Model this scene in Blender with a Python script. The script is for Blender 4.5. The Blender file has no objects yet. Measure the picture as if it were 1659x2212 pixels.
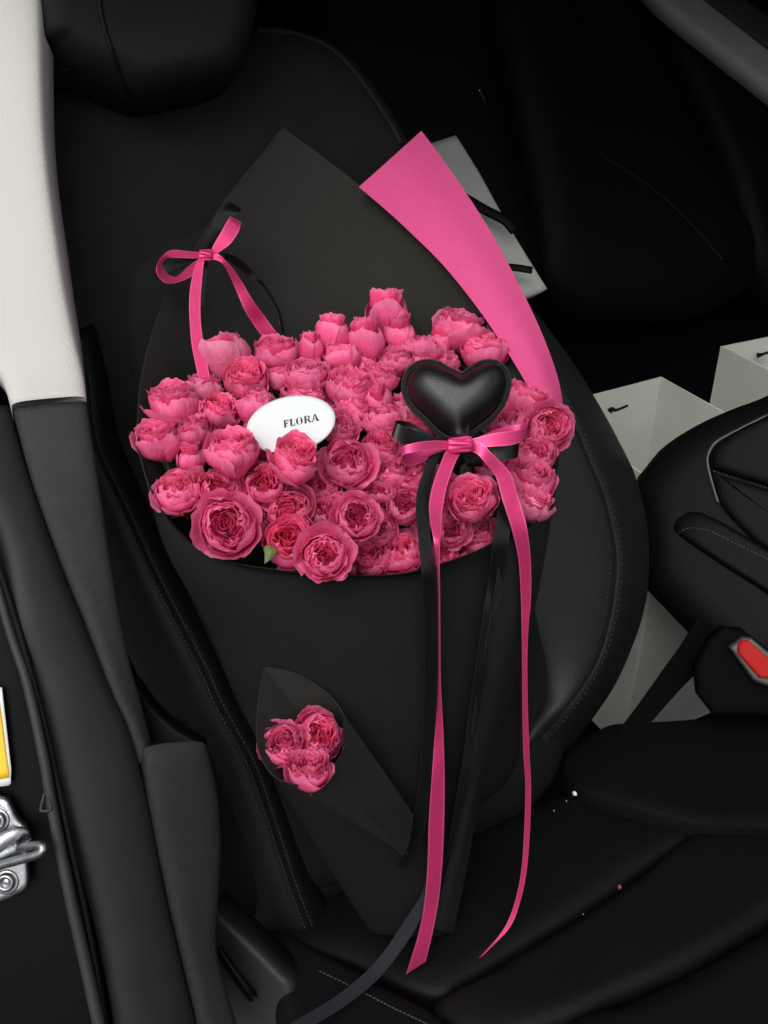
import bpy, bmesh, math, random
from mathutils import Vector, Matrix, noise
from mathutils.bvhtree import BVHTree

S = bpy.context.scene
COL = S.collection
R = math.radians
rnd = random.Random(7)

# ------------------------------------------------------------------ camera
CAM_POS = Vector((0, 0, 1.40))
PITCH = R(32)
FV = 2160.0
cam_d = bpy.data.cameras.new("camera")
cam = bpy.data.objects.new("camera", cam_d)
COL.objects.link(cam)
cam.location = CAM_POS
cam.rotation_euler = (R(90) - PITCH, 0, 0)
cam_d.sensor_fit = 'VERTICAL'
cam_d.sensor_height = 36
cam_d.lens = 36 * FV / 2212
cam_d.clip_start = 0.02
cam_d.clip_end = 400
S.camera = cam
FW = Vector((0, math.cos(PITCH), -math.sin(PITCH)))
UP = Vector((0, math.sin(PITCH), math.cos(PITCH)))
RT = Vector((1, 0, 0))

# ------------------------------------------------------------------ light
SUN_EL, SUN_AZ = R(52), R(200)     # behind the photographer, a little to the left
w = bpy.data.worlds.new("World")
S.world = w
w.use_nodes = True
nt = w.node_tree
bg = nt.nodes["Background"]
sky = nt.nodes.new("ShaderNodeTexSky")
sky.sky_type = 'NISHITA'
sky.sun_disc = False
sky.sun_elevation = SUN_EL
sky.sun_rotation = SUN_AZ
sky.air_density = 1.0
sky.dust_density = 4.0
sky.ozone_density = 1.0
hs = nt.nodes.new("ShaderNodeHueSaturation")
hs.inputs['Saturation'].default_value = 0.28   # overcast: nearly white sky
nt.links.new(sky.outputs[0], hs.inputs['Color'])
nt.links.new(hs.outputs[0], bg.inputs[0])
bg.inputs[1].default_value = 0.13
sd = bpy.data.lights.new("sun", 'SUN')
sd.energy = 0.9
sd.angle = R(40)
sd.color = (1.0, 0.97, 0.92)
sun = bpy.data.objects.new("sun", sd)
COL.objects.link(sun)
dirv = Vector((math.sin(SUN_AZ) * math.cos(SUN_EL), math.cos(SUN_AZ) * math.cos(SUN_EL), math.sin(SUN_EL)))
sun.rotation_euler = dirv.to_track_quat('Z', 'Y').to_euler()
S.view_settings.view_transform = 'Standard'
S.view_settings.look = 'None'
S.view_settings.exposure = 0.42
S.view_settings.gamma = 1

# ------------------------------------------------------------------ helpers
def ray(vx, vy):
    return FW + RT * ((vx - 829.5) / FV) - UP * ((vy - 1106) / FV)
def U(vx, vy, d):
    return CAM_POS + ray(vx, vy) * d
def BQ(vx, vy, d):                      # same, in the bouquet's own frame (turned with the seat)
    return U(vx, vy, d - 0.05 + (vx - 770) / FV * 0.30)
def hit(vx, vy, P0, N, off=0.0):
    r = ray(vx, vy)
    return CAM_POS + r * ((P0 + N * off - CAM_POS).dot(N) / r.dot(N))

def cr1(p0, p1, p2, p3, t):
    return 0.5 * ((2 * p1) + (p2 - p0) * t + (2 * p0 - 5 * p1 + 4 * p2 - p3) * t * t + (3 * p1 - p0 - 3 * p2 + p3) * t ** 3)
def cr(pts, n, closed=False):
    pts = [Vector(p) for p in pts]
    m = len(pts); out = []
    segs = m if closed else m - 1
    L = [0.0]
    for i in range(segs):
        L.append(L[-1] + (pts[(i + 1) % m] - pts[i]).length)
    tot = L[-1]
    cnt = n if closed else n - 1
    i = 0
    for k in range(n):
        s = tot * k / cnt
        while i < segs - 1 and L[i + 1] < s:
            i += 1
        t = (s - L[i]) / max(L[i + 1] - L[i], 1e-9)
        t = min(max(t, 0), 1)
        if closed:
            g = lambda j: pts[j % m]
        else:
            g = lambda j: pts[min(max(j, 0), m - 1)]
        p0, p1, p2, p3 = g(i - 1), g(i), g(i + 1), g(i + 2)
        if not closed:
            if i == 0: p0 = 2 * p1 - p2
            if i == segs - 1: p3 = 2 * p2 - p1
        out.append(cr1(p0, p1, p2, p3, t))
    return out

def prop(o, label=None, cat=None, group=None, kind=None):
    if label: o['label'] = label
    if cat: o['category'] = cat
    if group: o['group'] = group
    if kind: o['kind'] = kind
    return o
def thing(name, label, cat, loc=(0, 0, 0), group=None):
    o = bpy.data.objects.new(name, None)
    COL.objects.link(o)
    o.location = loc
    o.empty_display_size = 0.05
    return prop(o, label, cat, group)
def mesh(name, V, F, mat, parent=None, smooth=True, solid=0.0, soff=0.0, attr=None, bevel=0.0):
    me = bpy.data.meshes.new(name)
    me.from_pydata([tuple(v) for v in V], [], F)
    me.validate()
    me.update()
    if smooth:
        me.polygons.foreach_set('use_smooth', [True] * len(me.polygons))
    if attr is not None:
        a = me.attributes.new('tip', 'FLOAT', 'POINT')
        a.data.foreach_set('value', attr)
    o = bpy.data.objects.new(name, me)
    me.materials.append(mat)
    COL.objects.link(o)
    if parent:
        o.parent = parent
        o.matrix_parent_inverse = Matrix.Translation(-parent.location)
    if solid:
        m = o.modifiers.new("solid", 'SOLIDIFY'); m.thickness = solid; m.offset = soff
        m = o.modifiers.new("split", 'EDGE_SPLIT'); m.split_angle = R(50)
    if bevel:
        m = o.modifiers.new("bevel", 'BEVEL'); m.width = bevel; m.segments = 2; m.limit_method = 'ANGLE'
    return o
def gridfaces(nu, nv, closed_u=False):
    F = []
    for j in range(nv - 1):
        for i in range(nu if closed_u else nu - 1):
            i2 = (i + 1) % nu
            F.append((j * nu + i, j * nu + i2, (j + 1) * nu + i2, (j + 1) * nu + i))
    return F
def sheet(name, rows, nu, nv, mat, parent=None, solid=0.0008, soff=0.0, wob=0.0):
    rr = [cr(r, nu) for r in rows]
    cols = [cr([r[i] for r in rr], nv) for i in range(nu)]
    V = []
    for j in range(nv):
        for i in range(nu):
            p = cols[i][j].copy()
            if wob:
                p += FW * (wob * noise.noise(p * 7.0))
            V.append(p)
    return mesh(name, V, gridfaces(nu, nv), mat, parent, True, solid, soff)
def strip(name, pairs, n, mat, parent=None, thick=0.00028, cup=0.0):
    """ribbon: pairs of edge points (Vector, Vector)"""
    A = cr([p[0] for p in pairs], n); B = cr([p[1] for p in pairs], n)
    V = []; At = []
    ts = (0, .07, .12, .5, .88, .93, 1)
    m = len(ts)
    for a, b in zip(A, B):
        for t in ts:
            p = a.lerp(b, t)
            if cup: p = p - (p - CAM_POS).normalized() * cup * math.sin(math.pi * t)
            V.append(p); At.append(.55 if min(t, 1 - t) < .09 else 0)
    return mesh(name, V, gridfaces(m, n), mat, parent, True, thick, attr=At)
def pillow(name, pts, P0, N, mat, parent=None, off=0.0, bulge=0.02, wround=0.35, back=0.06, n=72, rings=12, power=2.0, sharp=False, crown=0.0):
    """padded panel: outline in picture coordinates laid on a real plane, rounded edge, thick back"""
    if sharp:
        o2 = []
        for i in range(len(pts)):
            a = Vector(pts[i]); b = Vector(pts[(i + 1) % len(pts)])
            k = max(2, n // len(pts))
            for t in range(k): o2.append(a.lerp(b, t / k))
        out2 = o2
    else:
        out2 = cr([Vector((p[0], p[1], 0)) for p in pts], n, True)
    O = [hit(p[0], p[1], P0, N, off) for p in out2]
    c = sum(O, Vector()) / len(O)
    V = []; m = len(O)
    for p in O: V.append(p - N * back)
    for k in range(rings):
        t = 1 - (1 - k / rings) ** 1.0
        t = (k / rings) ** 1.5
        q = min(t / wround, 1)
        h = bulge * (1 - (1 - q) ** power) ** (1 / power) + crown * t
        for p in O: V.append(p.lerp(c, t) + N * h)
    V.append(c + N * (bulge + crown))
    F = gridfaces(m, rings + 1, True)
    last = rings * m
    for i in range(m): F.append((last + i, last + (i + 1) % m, len(V) - 1))
    F.append(tuple(range(m - 1, -1, -1)))
    return mesh(name, V, F, mat, parent)
def loft2(name, A, B, mat, parent=None, bulge=0.03, depth=0.06, n=48, m=14, power=2.0, out=None):
    """long padded form between two edge curves"""
    A = cr(A, n); B = cr(B, n)
    V = []
    for j in range(n):
        a, b = A[j], B[j]
        ta = (A[min(j + 1, n - 1)] - A[max(j - 1, 0)])
        nn = ta.cross(b - a).normalized()
        if nn.dot(CAM_POS - a) < 0: nn = -nn
        if out: nn = (nn + out).normalized()
        for k in range(m):
            t = k / (m - 1)
            s = 0.5 - 0.5 * math.cos(math.pi * t)
            x = abs(2 * s - 1)
            h = bulge * max(0, 1 - x ** power) ** (1 / power)
            V.append(a.lerp(b, s) + nn * h)
        V.append(b - nn * depth); V.append(a - nn * depth)
    mm = m + 2
    F = gridfaces(mm, n, True)
    F.append(tuple(range(mm))); F.append(tuple(reversed(range((n - 1) * mm, n * mm))))
    o = mesh(name, V, F, mat, parent)
    return o
def tube(name, pts, r, mat, parent=None, n=40, k=8, flat=1.0, rfun=None):
    P = cr(pts, n); V = []
    for i, p in enumerate(P):
        t = (P[min(i + 1, n - 1)] - P[max(i - 1, 0)]).normalized()
        s = t.cross(FW).normalized(); u = s.cross(t).normalized()
        rr = r * (rfun(i / (n - 1)) if rfun else 1)
        for a in range(k):
            an = 2 * math.pi * a / k
            V.append(p + s * math.cos(an) * rr + u * math.sin(an) * rr * flat)
    F = gridfaces(k, n, True)
    F.append(tuple(range(k))); F.append(tuple(reversed(range((n - 1) * k, n * k))))
    return mesh(name, V, F, mat, parent)
def box(name, x0, x1, y0, y1, z0, z1, mat, parent=None, M=None, bevel=0.0):
    V = [Vector((x, y, z)) for z in (z0, z1) for y in (y0, y1) for x in (x0, x1)]
    if M: V = [M @ v for v in V]
    F = [(0, 2, 3, 1), (4, 5, 7, 6), (0, 1, 5, 4), (2, 6, 7, 3), (0, 4, 6, 2), (1, 3, 7, 5)]
    return mesh(name, V, F, mat, parent, False, bevel=bevel)
def bvh_of(objs):
    V = []; F = []
    for o in objs:
        b = len(V)
        Mw = o.matrix_parent_inverse
        off = o.parent.location if o.parent else Vector()
        for v in o.data.vertices: V.append(v.co.copy())
        for p in o.data.polygons: F.append([b + i for i in p.vertices])
    return BVHTree.FromPolygons(V, F)
def stitches(name, path, tree, mat, parent, step=11.0, length=0.0042, rad=0.0007, lift=0.0004):
    """sewn thread: each stitch lies on the padded surface found under the seam line"""
    L = sum((Vector(path[i + 1]) - Vector(path[i])).length for i in range(len(path) - 1))
    n = max(2, int(L / step))
    P = cr([Vector((p[0], p[1], 0)) for p in path], n * 2)
    V = []; F = []
    for i in range(0, n * 2 - 1, 2):
        h = []
        for q in (P[i], P[i + 1]):
            res = tree.ray_cast(CAM_POS, ray(q[0], q[1]).normalized())
            h.append(res)
        if h[0][0] is None or h[1][0] is None: continue
        a, b = h[0][0], h[1][0]
        nn = h[0][1]
        if nn.dot(CAM_POS - a) < 0: nn = -nn
        d = (b - a)
        if d.length < 1e-5 or d.length > 0.02: continue
        d.normalize(); c = (a + b) / 2 + nn * lift
        s = d.cross(nn).normalized()
        b0 = len(V)
        for tt, rr in ((-.5, .15), (-.36, .8), (0, 1), (.36, .8), (.5, .15)):
            for k in range(6):
                an = k * math.pi / 3
                V.append(c + d * tt * length + (s * math.cos(an) + nn * math.sin(an)) * rad * rr)
        for j in range(4):
            for k in range(6):
                F.append((b0 + j * 6 + k, b0 + j * 6 + (k + 1) % 6, b0 + (j + 1) * 6 + (k + 1) % 6, b0 + (j + 1) * 6 + k))
    o = mesh(name, V, F, mat, parent)
    o['kind'] = 'stuff'
    return o

# ------------------------------------------------------------------ materials
def mat(name, col, rough=0.6, bump=None, spec=0.5, sheen=0.0, metal=0.0, var=0.0, varscale=20, coat=0.0, sheen_tint=(1, 1, 1)):
    m = bpy.data.materials.new(name); m.use_nodes = True
    t = m.node_tree; b = t.nodes['Principled BSDF']
    b.inputs['Base Color'].default_value = (*col, 1)
    b.inputs['Roughness'].default_value = rough
    b.inputs['Specular IOR Level'].default_value = spec
    b.inputs['Metallic'].default_value = metal
    b.inputs['Sheen Weight'].default_value = sheen
    b.inputs['Sheen Tint'].default_value = (*sheen_tint, 1)
    b.inputs['Coat Weight'].default_value = coat
    tc = t.nodes.new('ShaderNodeTexCoord')
    if var:
        n = t.nodes.new('ShaderNodeTexNoise'); n.inputs['Scale'].default_value = varscale; n.inputs['Detail'].default_value = 6
        t.links.new(tc.outputs['Object'], n.inputs['Vector'])
        mp = t.nodes.new('ShaderNodeMapRange'); mp.inputs['From Min'].default_value = .3; mp.inputs['From Max'].default_value = .7
        mp.inputs['To Min'].default_value = 1 - var; mp.inputs['To Max'].default_value = 1 + var
        mx = t.nodes.new('ShaderNodeMix'); mx.data_type = 'RGBA'; mx.blend_type = 'MULTIPLY'; mx.inputs['Factor'].default_value = 1
        mx.inputs[6].default_value = (*col, 1)
        t.links.new(n.outputs['Fac'], mp.inputs['Value']); t.links.new(mp.outputs[0], mx.inputs[7])
        t.links.new(mx.outputs[2], b.inputs['Base Color'])
    if bump:
        kind, sc, st = bump
        if kind == 'leather':
            n = t.nodes.new('ShaderNodeTexVoronoi'); n.inputs['Scale'].default_value = sc
            out = n.outputs['Distance']
        else:
            n = t.nodes.new('ShaderNodeTexNoise'); n.inputs['Scale'].default_value = sc; n.inputs['Detail'].default_value = 4
            out = n.outputs['Fac']
        t.links.new(tc.outputs['Object'], n.inputs['Vector'])
        bp = t.nodes.new('ShaderNodeBump'); bp.inputs['Strength'].default_value = st; bp.inputs['Distance'].default_value = 0.001
        t.links.new(out, bp.inputs['Height']); t.links.new(bp.outputs[0], b.inputs['Normal'])
    return m
M = {}
M['leather'] = mat('black_leather', (.0036, .0038, .0041), .55, ('leather', 900, .25), spec=.15, var=.12, varscale=14)
M['leather_side'] = mat('bolster_leather', (.0082, .0094, .0094), .46, ('leather', 900, .25), spec=.28, var=.10, varscale=14)
M['seatfab'] = mat('seat_fabric', (.0075, .0075, .0079), .75, ('noise', 1600, .3), spec=.12, var=.12, varscale=30)
M['thread'] = mat('thread', (.035, .037, .038), .6)
M['thread_seat'] = mat('seat_thread', (.014, .016, .016), .55, spec=.3)
M['thread_dark'] = mat('dark_thread', (.012, .013, .013), .5)
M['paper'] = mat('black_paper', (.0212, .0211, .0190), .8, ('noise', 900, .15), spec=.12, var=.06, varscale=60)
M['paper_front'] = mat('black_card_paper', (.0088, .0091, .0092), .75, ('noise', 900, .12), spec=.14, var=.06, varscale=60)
M['headrest'] = mat('headrest_leather', (.0085, .0085, .0088), .65, ('leather', 900, .25), spec=.14, var=.12, varscale=14)
M['cushion_side'] = mat('cushion_side_leather', (.0034, .0037, .0040), .7, ('leather', 900, .25), spec=.06, var=.15, varscale=14)  # shares the cushion's darkened tone, with less shine
M['buckle'] = mat('buckle_plastic', (.0022, .0022, .0024), .7, spec=.03)
M['cushion'] = mat('cushion_leather_dimmed', (.0034, .0037, .0040), .5, ('leather', 900, .25), spec=.15, var=.15, varscale=14)  # leather copy with the vignette falloff at the bottom put into its colour

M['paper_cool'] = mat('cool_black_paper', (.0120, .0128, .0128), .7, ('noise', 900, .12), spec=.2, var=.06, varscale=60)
M['pinkpaper'] = mat('pink_paper', (.56, .070, .205), .8, ('noise', 1200, .15), spec=.10, var=.04, varscale=200)
M['satin_pink'] = mat('pink_satin', (.62, .036, .165), .40, ('noise', 1500, .10), spec=.5, metal=.45, sheen=.10, sheen_tint=(1, .4, .7), var=.05, varscale=300)
M['satin_black'] = mat('black_satin', (.0045, .005, .0055), .33, ('noise', 1500, .12), spec=.30, var=.05, varscale=300)
M['heart'] = mat('heart_leather', (.0045, .005, .005), .36, ('leather', 1100, .22), spec=.5)
M['felt'] = mat('heart_felt_edge', (.0085, .009, .0085), .95, ('noise', 1500, 1.0), spec=.1, sheen=.12)
M['card'] = mat('white_card', (.65, .68, .69), .55, ('noise', 1200, .1), spec=.15)
M['ink'] = mat('black_ink', (.01, .012, .012), .6)
M['plastic'] = mat('grey_plastic', (.026, .027, .026), .62, ('noise', 1100, .8), spec=.3, var=.10, varscale=200)
M['plastic_smooth'] = mat('dark_jamb', (.0135, .0145, .0145), .5, ('noise', 300, .1), spec=.28, var=.12, varscale=25)
M['plastic_base'] = mat('grey_base_plastic', (.0165, .0175, .0172), .62, ('noise', 1100, .8), spec=.28, var=.10, varscale=200)
M['rubber'] = mat('rubber', (.024, .024, .022), .55, spec=.4)
M['black'] = mat('black_trim', (.003, .003, .0033), .6, ('noise', 900, .2), spec=.15)
M['paint'] = mat('black_paint', (.0012, .0012, .0014), .4, spec=.10)
M['console'] = mat('console_leather', (.0024, .0025, .0029), .55, ('leather', 800, .25), spec=.11)
M['whitebag'] = mat('white_bag_paper', (.56, .57, .52), .75, ('noise', 500, .1), spec=.15, var=.04, varscale=9)
M['redplastic'] = mat('red_plastic', (.36, .012, .010), .55, spec=.10, var=.05, varscale=90)
M['steel'] = mat('zinc_steel', (.36, .37, .38), .36, ('noise', 400, .25), metal=1.0, var=.25, varscale=120)
M['yellow'] = mat('yellow_label', (.80, .50, .02), .5)
M['whitelabel'] = mat('white_label', (.7, .7, .68), .5)
M['greyrail'] = mat('grey_rail', (.26, .235, .245), .75, ('noise', 700, .2), spec=.15, var=.08, varscale=30)
M['stem'] = mat('green_stem', (.075, .13, .035), .6, var=.2, varscale=80)
M['leaf'] = mat('green_leaf', (.05, .085, .03), .6, var=.3, varscale=60)
M['crumb'] = mat('white_crumb', (.8, .8, .8), .6)
M['crumb_dull'] = mat('dull_crumb', (.30, .29, .26), .8)
M['crumb_pink'] = mat('pink_petal_crumb', (.30, .06, .07), .7)
M['asphalt'] = mat('asphalt', (.05, .05, .05), .9, ('noise', 200, .5), var=.3, varscale=40)
M['headlining'] = mat('headlining', (.03, .03, .03), .9)

def add_selvage(m, col, col2):
    t = m.node_tree; b = t.nodes['Principled BSDF']
    a = t.nodes.new('ShaderNodeAttribute'); a.attribute_name = 'tip'
    mx = t.nodes.new('ShaderNodeMix'); mx.data_type = 'RGBA'
    for l in list(b.inputs['Base Color'].links): t.links.new(l.from_socket, mx.inputs[6])
    mx.inputs[7].default_value = (*col2, 1)
    t.links.new(a.outputs['Fac'], mx.inputs[0]); t.links.new(mx.outputs[2], b.inputs['Base Color'])
add_selvage(M['satin_pink'], None, (.78, .13, .29))
add_selvage(M['satin_black'], None, (.012, .013, .014))
def cream_mat():
    m = bpy.data.materials.new('cream_fabric'); m.use_nodes = True
    t = m.node_tree; b = t.nodes['Principled BSDF']
    b.inputs['Roughness'].default_value = .9
    b.inputs['Sheen Weight'].default_value = .2
    tc = t.nodes.new('ShaderNodeTexCoord')
    mapp = t.nodes.new('ShaderNodeMapping'); mapp.inputs['Rotation'].default_value = (.3, .6, .5)
    t.links.new(tc.outputs['Object'], mapp.inputs['Vector'])
    w1 = t.nodes.new('ShaderNodeTexWave'); w1.bands_direction = 'X'; w1.inputs['Scale'].default_value = 150; w1.inputs['Distortion'].default_value = 1.2
    w2 = t.nodes.new('ShaderNodeTexWave'); w2.bands_direction = 'Z'; w2.inputs['Scale'].default_value = 150; w2.inputs['Distortion'].default_value = 1.2
    for x in (w1, w2):
        x.inputs['Detail'].default_value = 2; x.inputs['Scale'].default_value = 210; x.inputs['Distortion'].default_value = 2.0
        t.links.new(mapp.outputs[0], x.inputs['Vector'])
    mu = t.nodes.new('ShaderNodeMath'); mu.operation = 'ADD'
    t.links.new(w1.outputs['Fac'], mu.inputs[0]); t.links.new(w2.outputs['Fac'], mu.inputs[1])
    rp = t.nodes.new('ShaderNodeValToRGB')
    rp.color_ramp.elements[0].position = .2; rp.color_ramp.elements[0].color = (.47, .462, .425, 1)
    rp.color_ramp.elements[1].position = .9; rp.color_ramp.elements[1].color = (.525, .517, .478, 1)
    dv = t.nodes.new('ShaderNodeMath'); dv.operation = 'MULTIPLY'; dv.inputs[1].default_value = .5
    t.links.new(mu.outputs[0], dv.inputs[0])
    t.links.new(dv.outputs[0], rp.inputs[0]); t.links.new(rp.outputs[0], b.inputs['Base Color'])
    bp = t.nodes.new('ShaderNodeBump'); bp.inputs['Strength'].default_value = .12; bp.inputs['Distance'].default_value = .001
    t.links.new(dv.outputs[0], bp.inputs['Height']); t.links.new(bp.outputs[0], b.inputs['Normal'])
    return m
M['cream'] = cream_mat()

def petal_mat(name, deep, mid, pale, sss=.12):
    m = bpy.data.materials.new(name); m.use_nodes = True
    t = m.node_tree; b = t.nodes['Principled BSDF']
    b.inputs['Roughness'].default_value = .62
    b.inputs['Specular IOR Level'].default_value = .14
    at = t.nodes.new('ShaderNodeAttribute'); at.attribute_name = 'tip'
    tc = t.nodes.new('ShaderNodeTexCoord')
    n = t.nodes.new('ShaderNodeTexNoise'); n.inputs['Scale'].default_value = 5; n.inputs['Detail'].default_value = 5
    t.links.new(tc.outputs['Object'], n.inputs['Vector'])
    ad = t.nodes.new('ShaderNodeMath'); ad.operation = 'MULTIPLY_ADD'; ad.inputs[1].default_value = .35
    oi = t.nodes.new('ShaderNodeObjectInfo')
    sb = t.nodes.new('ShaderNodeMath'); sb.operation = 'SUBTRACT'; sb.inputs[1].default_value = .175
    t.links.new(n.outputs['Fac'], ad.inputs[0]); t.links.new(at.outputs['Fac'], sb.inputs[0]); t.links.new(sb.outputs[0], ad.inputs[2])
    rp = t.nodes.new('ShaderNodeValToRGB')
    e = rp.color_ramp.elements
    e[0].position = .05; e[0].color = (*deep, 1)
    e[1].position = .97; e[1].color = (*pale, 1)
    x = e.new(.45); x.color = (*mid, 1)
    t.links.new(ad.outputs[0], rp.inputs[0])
    # slight flower to flower difference in tone
    mr = t.nodes.new('ShaderNodeMapRange'); mr.inputs['To Min'].default_value = .88; mr.inputs['To Max'].default_value = 1.1
    t.links.new(oi.outputs['Random'], mr.inputs['Value'])
    hsv = t.nodes.new('ShaderNodeHueSaturation')
    t.links.new(mr.outputs[0], hsv.inputs['Value']); t.links.new(rp.outputs[0], hsv.inputs['Color'])
    t.links.new(hsv.outputs[0], b.inputs['Base Color'])
    n2 = t.nodes.new('ShaderNodeTexNoise'); n2.inputs['Scale'].default_value = 9; n2.inputs['Detail'].default_value = 4
    mp2 = t.nodes.new('ShaderNodeMapping'); mp2.inputs['Scale'].default_value = (1, 1, .35)
    t.links.new(tc.outputs['Object'], mp2.inputs['Vector']); t.links.new(mp2.outputs[0], n2.inputs['Vector'])
    bp = t.nodes.new('ShaderNodeBump'); bp.inputs['Strength'].default_value = .35; bp.inputs['Distance'].default_value = .004
    t.links.new(n2.outputs['Fac'], bp.inputs['Height']); t.links.new(bp.outputs[0], b.inputs['Normal'])
    # thin petals let a little light through
    tr = t.nodes.new('ShaderNodeBsdfTranslucent')
    t.links.new(hsv.outputs[0], tr.inputs['Color'])
    ms = t.nodes.new('ShaderNodeMixShader'); ms.inputs[0].default_value = .36
    out = t.nodes['Material Output']
    t.links.new(b.outputs[0], ms.inputs[1]); t.links.new(tr.outputs[0], ms.inputs[2]); t.links.new(ms.outputs[0], out.inputs[0])
    return m
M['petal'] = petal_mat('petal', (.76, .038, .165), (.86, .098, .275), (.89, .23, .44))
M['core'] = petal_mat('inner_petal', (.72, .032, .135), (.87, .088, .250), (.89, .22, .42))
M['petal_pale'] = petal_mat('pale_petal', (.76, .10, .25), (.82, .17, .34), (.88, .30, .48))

# ------------------------------------------------------------------ large structure
YAW = R(26)
FWD = Vector((math.sin(YAW), -math.cos(YAW), 0))       # the way the car faces
ACR = Vector((math.cos(YAW), math.sin(YAW), 0))        # across the car, inboard
CRUMB = U(1242, 1714, 1.18)
CM = Matrix.Translation(Vector((CRUMB.x, CRUMB.y, 0))) @ Matrix(((ACR.x, -FWD.x, 0, 0), (ACR.y, -FWD.y, 0, 0), (0, 0, 1, 0), (0, 0, 0, 1)))
# local car frame in CM: x inboard, y rearward, z up
ground = mesh('ground', [(-60, -60, 0), (60, -60, 0), (60, 60, 0), (-60, 60, 0)], [(0, 1, 2, 3)], M['asphalt'], None, False)
prop(ground, 'grey asphalt ground outside the car', 'ground', kind='structure')
car = thing('car', 'dark car interior with black leather seat, cream topped door pillar and center console', 'car', CRUMB)
box('roof', -.50, 1.35, .14, 2.0, 1.50, 1.56, M['headlining'], car, CM)  # unseen roof, put in with its front edge set to darken the rear
box('floor', -.45, 1.35, -.9, 2.0, .12, .17, M['black'], car, CM)
box('far_side', 1.30, 1.36, -.9, 2.0, .17, 1.50, M['black'], car, CM)
box('rear_wall', -.50, 1.35, 1.72, 1.80, .17, 1.50, M['black'], car, CM)
box('unseen_dashboard', -.46, 1.30, -1.30, -1.0, .17, .95, M['black'], car, CM)  # unseen behind the camera, added to shade the lower cabin
box('rear_door', -.62, -.50, .42, 1.8, .17, 1.5, M['paint'], car, CM)

# --- B pillar
def P(vx, vy, d): return U(vx, vy, d)
A = [P(-130, -40, .83), P(-120, 300, .82), P(-105, 560, .815), P(-60, 740, .81), P(0, 815, .805), P(25, 881, .80)]
B = [P(89, -40, .83), P(99, 300, .825), P(131, 560, .82), P(160, 720, .82), P(181, 815, .82), P(187, 866, .82)]
loft2('upper_pillar_trim', A, B, M['cream'], car, bulge=.012, depth=.03, n=60, m=18, power=3.5)
A = [P(26, 885, .80), P(70, 1050, .80), P(130, 1220, .805), P(185, 1355, .81), P(232, 1490, .815), P(268, 1570, .82), P(298, 1650, .825)]
B = [P(187, 870, .82), P(207, 1000, .82), P(226, 1130, .825), P(250, 1300, .83), P(270, 1420, .835), P(290, 1510, .84), P(316, 1640, .845)]
lp = loft2('lower_pillar_trim', A, B, M['plastic'], car, bulge=.010, depth=.03, n=60, m=16, power=3)
A = [P(303, 1634, .826), P(305, 1648, .824), P(318, 1730, .825), P(336, 1830, .83), P(360, 1950, .835), P(384, 2050, .84), P(408, 2150, .845), P(430, 2250, .85)]
B = [P(443, 1622, .852), P(450, 1636, .855), P(467, 1720, .86), P(472, 1830, .865), P(463, 1950, .865), P(459, 2050, .865), P(485, 2150, .87), P(518, 2250, .875)]
loft2('pillar_base_trim', A, B, M['plastic_base'], car, bulge=.013, depth=.03, n=80, m=18, power=3.4)
sheet('ledge', [[P(304, 1650, .836), P(345, 1656, .824), P(400, 1650, .836), P(441, 1636, .860)], [P(306, 1626, .840), P(345, 1634, .830), P(400, 1624, .842), P(442, 1612, .866)], [P(316, 1575, .90), P(350, 1588, .90), P(400, 1598, .90), P(436, 1596, .91)]], 16, 12, M['plastic_base'], car, solid=.002)
pillow('belt_pocket', [(285, 1470), (330, 1525), (380, 1572), (440, 1612), (400, 1640), (330, 1645), (305, 1580)], U(350, 1580, .87), -FW, M['black'], car, bulge=.004, back=.02, n=40, rings=6)
# door jamb sheet metal between trim and rubber
A = [P(-160, 900, .775), P(-60, 1050, .775), P(0, 1180, .78), P(35, 1350, .78), P(82, 1475, .785), P(118, 1620, .79), P(152, 1770, .795), P(185, 1900, .80), P(215, 2030, .805), P(255, 2250, .81)]
B = [P(20, 880, .80), P(68, 1050, .80), P(128, 1220, .805), P(183, 1355, .81), P(238, 1490, .815), P(275, 1570, .82), P(312, 1700, .825), P(337, 1830, .83), P(367, 1980, .835), P(432, 2250, .85)]
loft2('door_jamb', A, B, M['plastic_smooth'], car, bulge=.012, depth=.05, n=70, m=14, power=2.2)
# rubber seals
tube('door_seal', [P(-30, 1180, .772), P(20, 1360, .775), P(58, 1475, .775), P(95, 1640, .775), P(112, 1740, .777), P(150, 1930, .78), P(182, 2070, .785), P(222, 2250, .79)], .0042, M['rubber'], car, n=60, rfun=lambda t: .8 + .5 * t)
tube('inner_seal', [P(-50, 1080, .772), P(28, 1320, .776), P(85, 1520, .78), P(122, 1680, .782), P(158, 1850, .785), P(190, 2000, .79), P(235, 2250, .795)], .0028, M['black'], car, n=60)
tube('seal_clip', [P(97, 1712, .773), P(88, 1747, .772), P(92, 1752, .772), P(110, 1748, .773), P(104, 1722, .773), P(97, 1708, .773)], .0013, M['rubber'], car, n=30, k=6)
pillow('outer_body_side', [(-300, 900), (-60, 1000), (30, 1340), (110, 1640), (150, 1830), (240, 2260), (100, 2400), (-300, 2400)], U(0, 1800, .80), (-FW + RT * .1).normalized(), M['paint'], car, bulge=.003, back=.02, n=60, rings=6)
st = pillow('door_label', [(-60, 1485), (4, 1485), (24, 1660), (23, 1693), (18, 1697), (-60, 1706)], U(0, 1620, .790), -FW, M['whitelabel'], car, bulge=.0002, back=.0004, n=48, rings=3, sharp=True)
prop(st, 'yellow label with white border on the black door jamb')
pillow('yellow_field', [(-60, 1500), (-4, 1500), (2, 1540), (19, 1672), (19, 1680), (-60, 1694)], U(0, 1620, .789), -FW, M['yellow'], st, bulge=.0004, back=.0006, n=48, rings=3, sharp=True)

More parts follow.
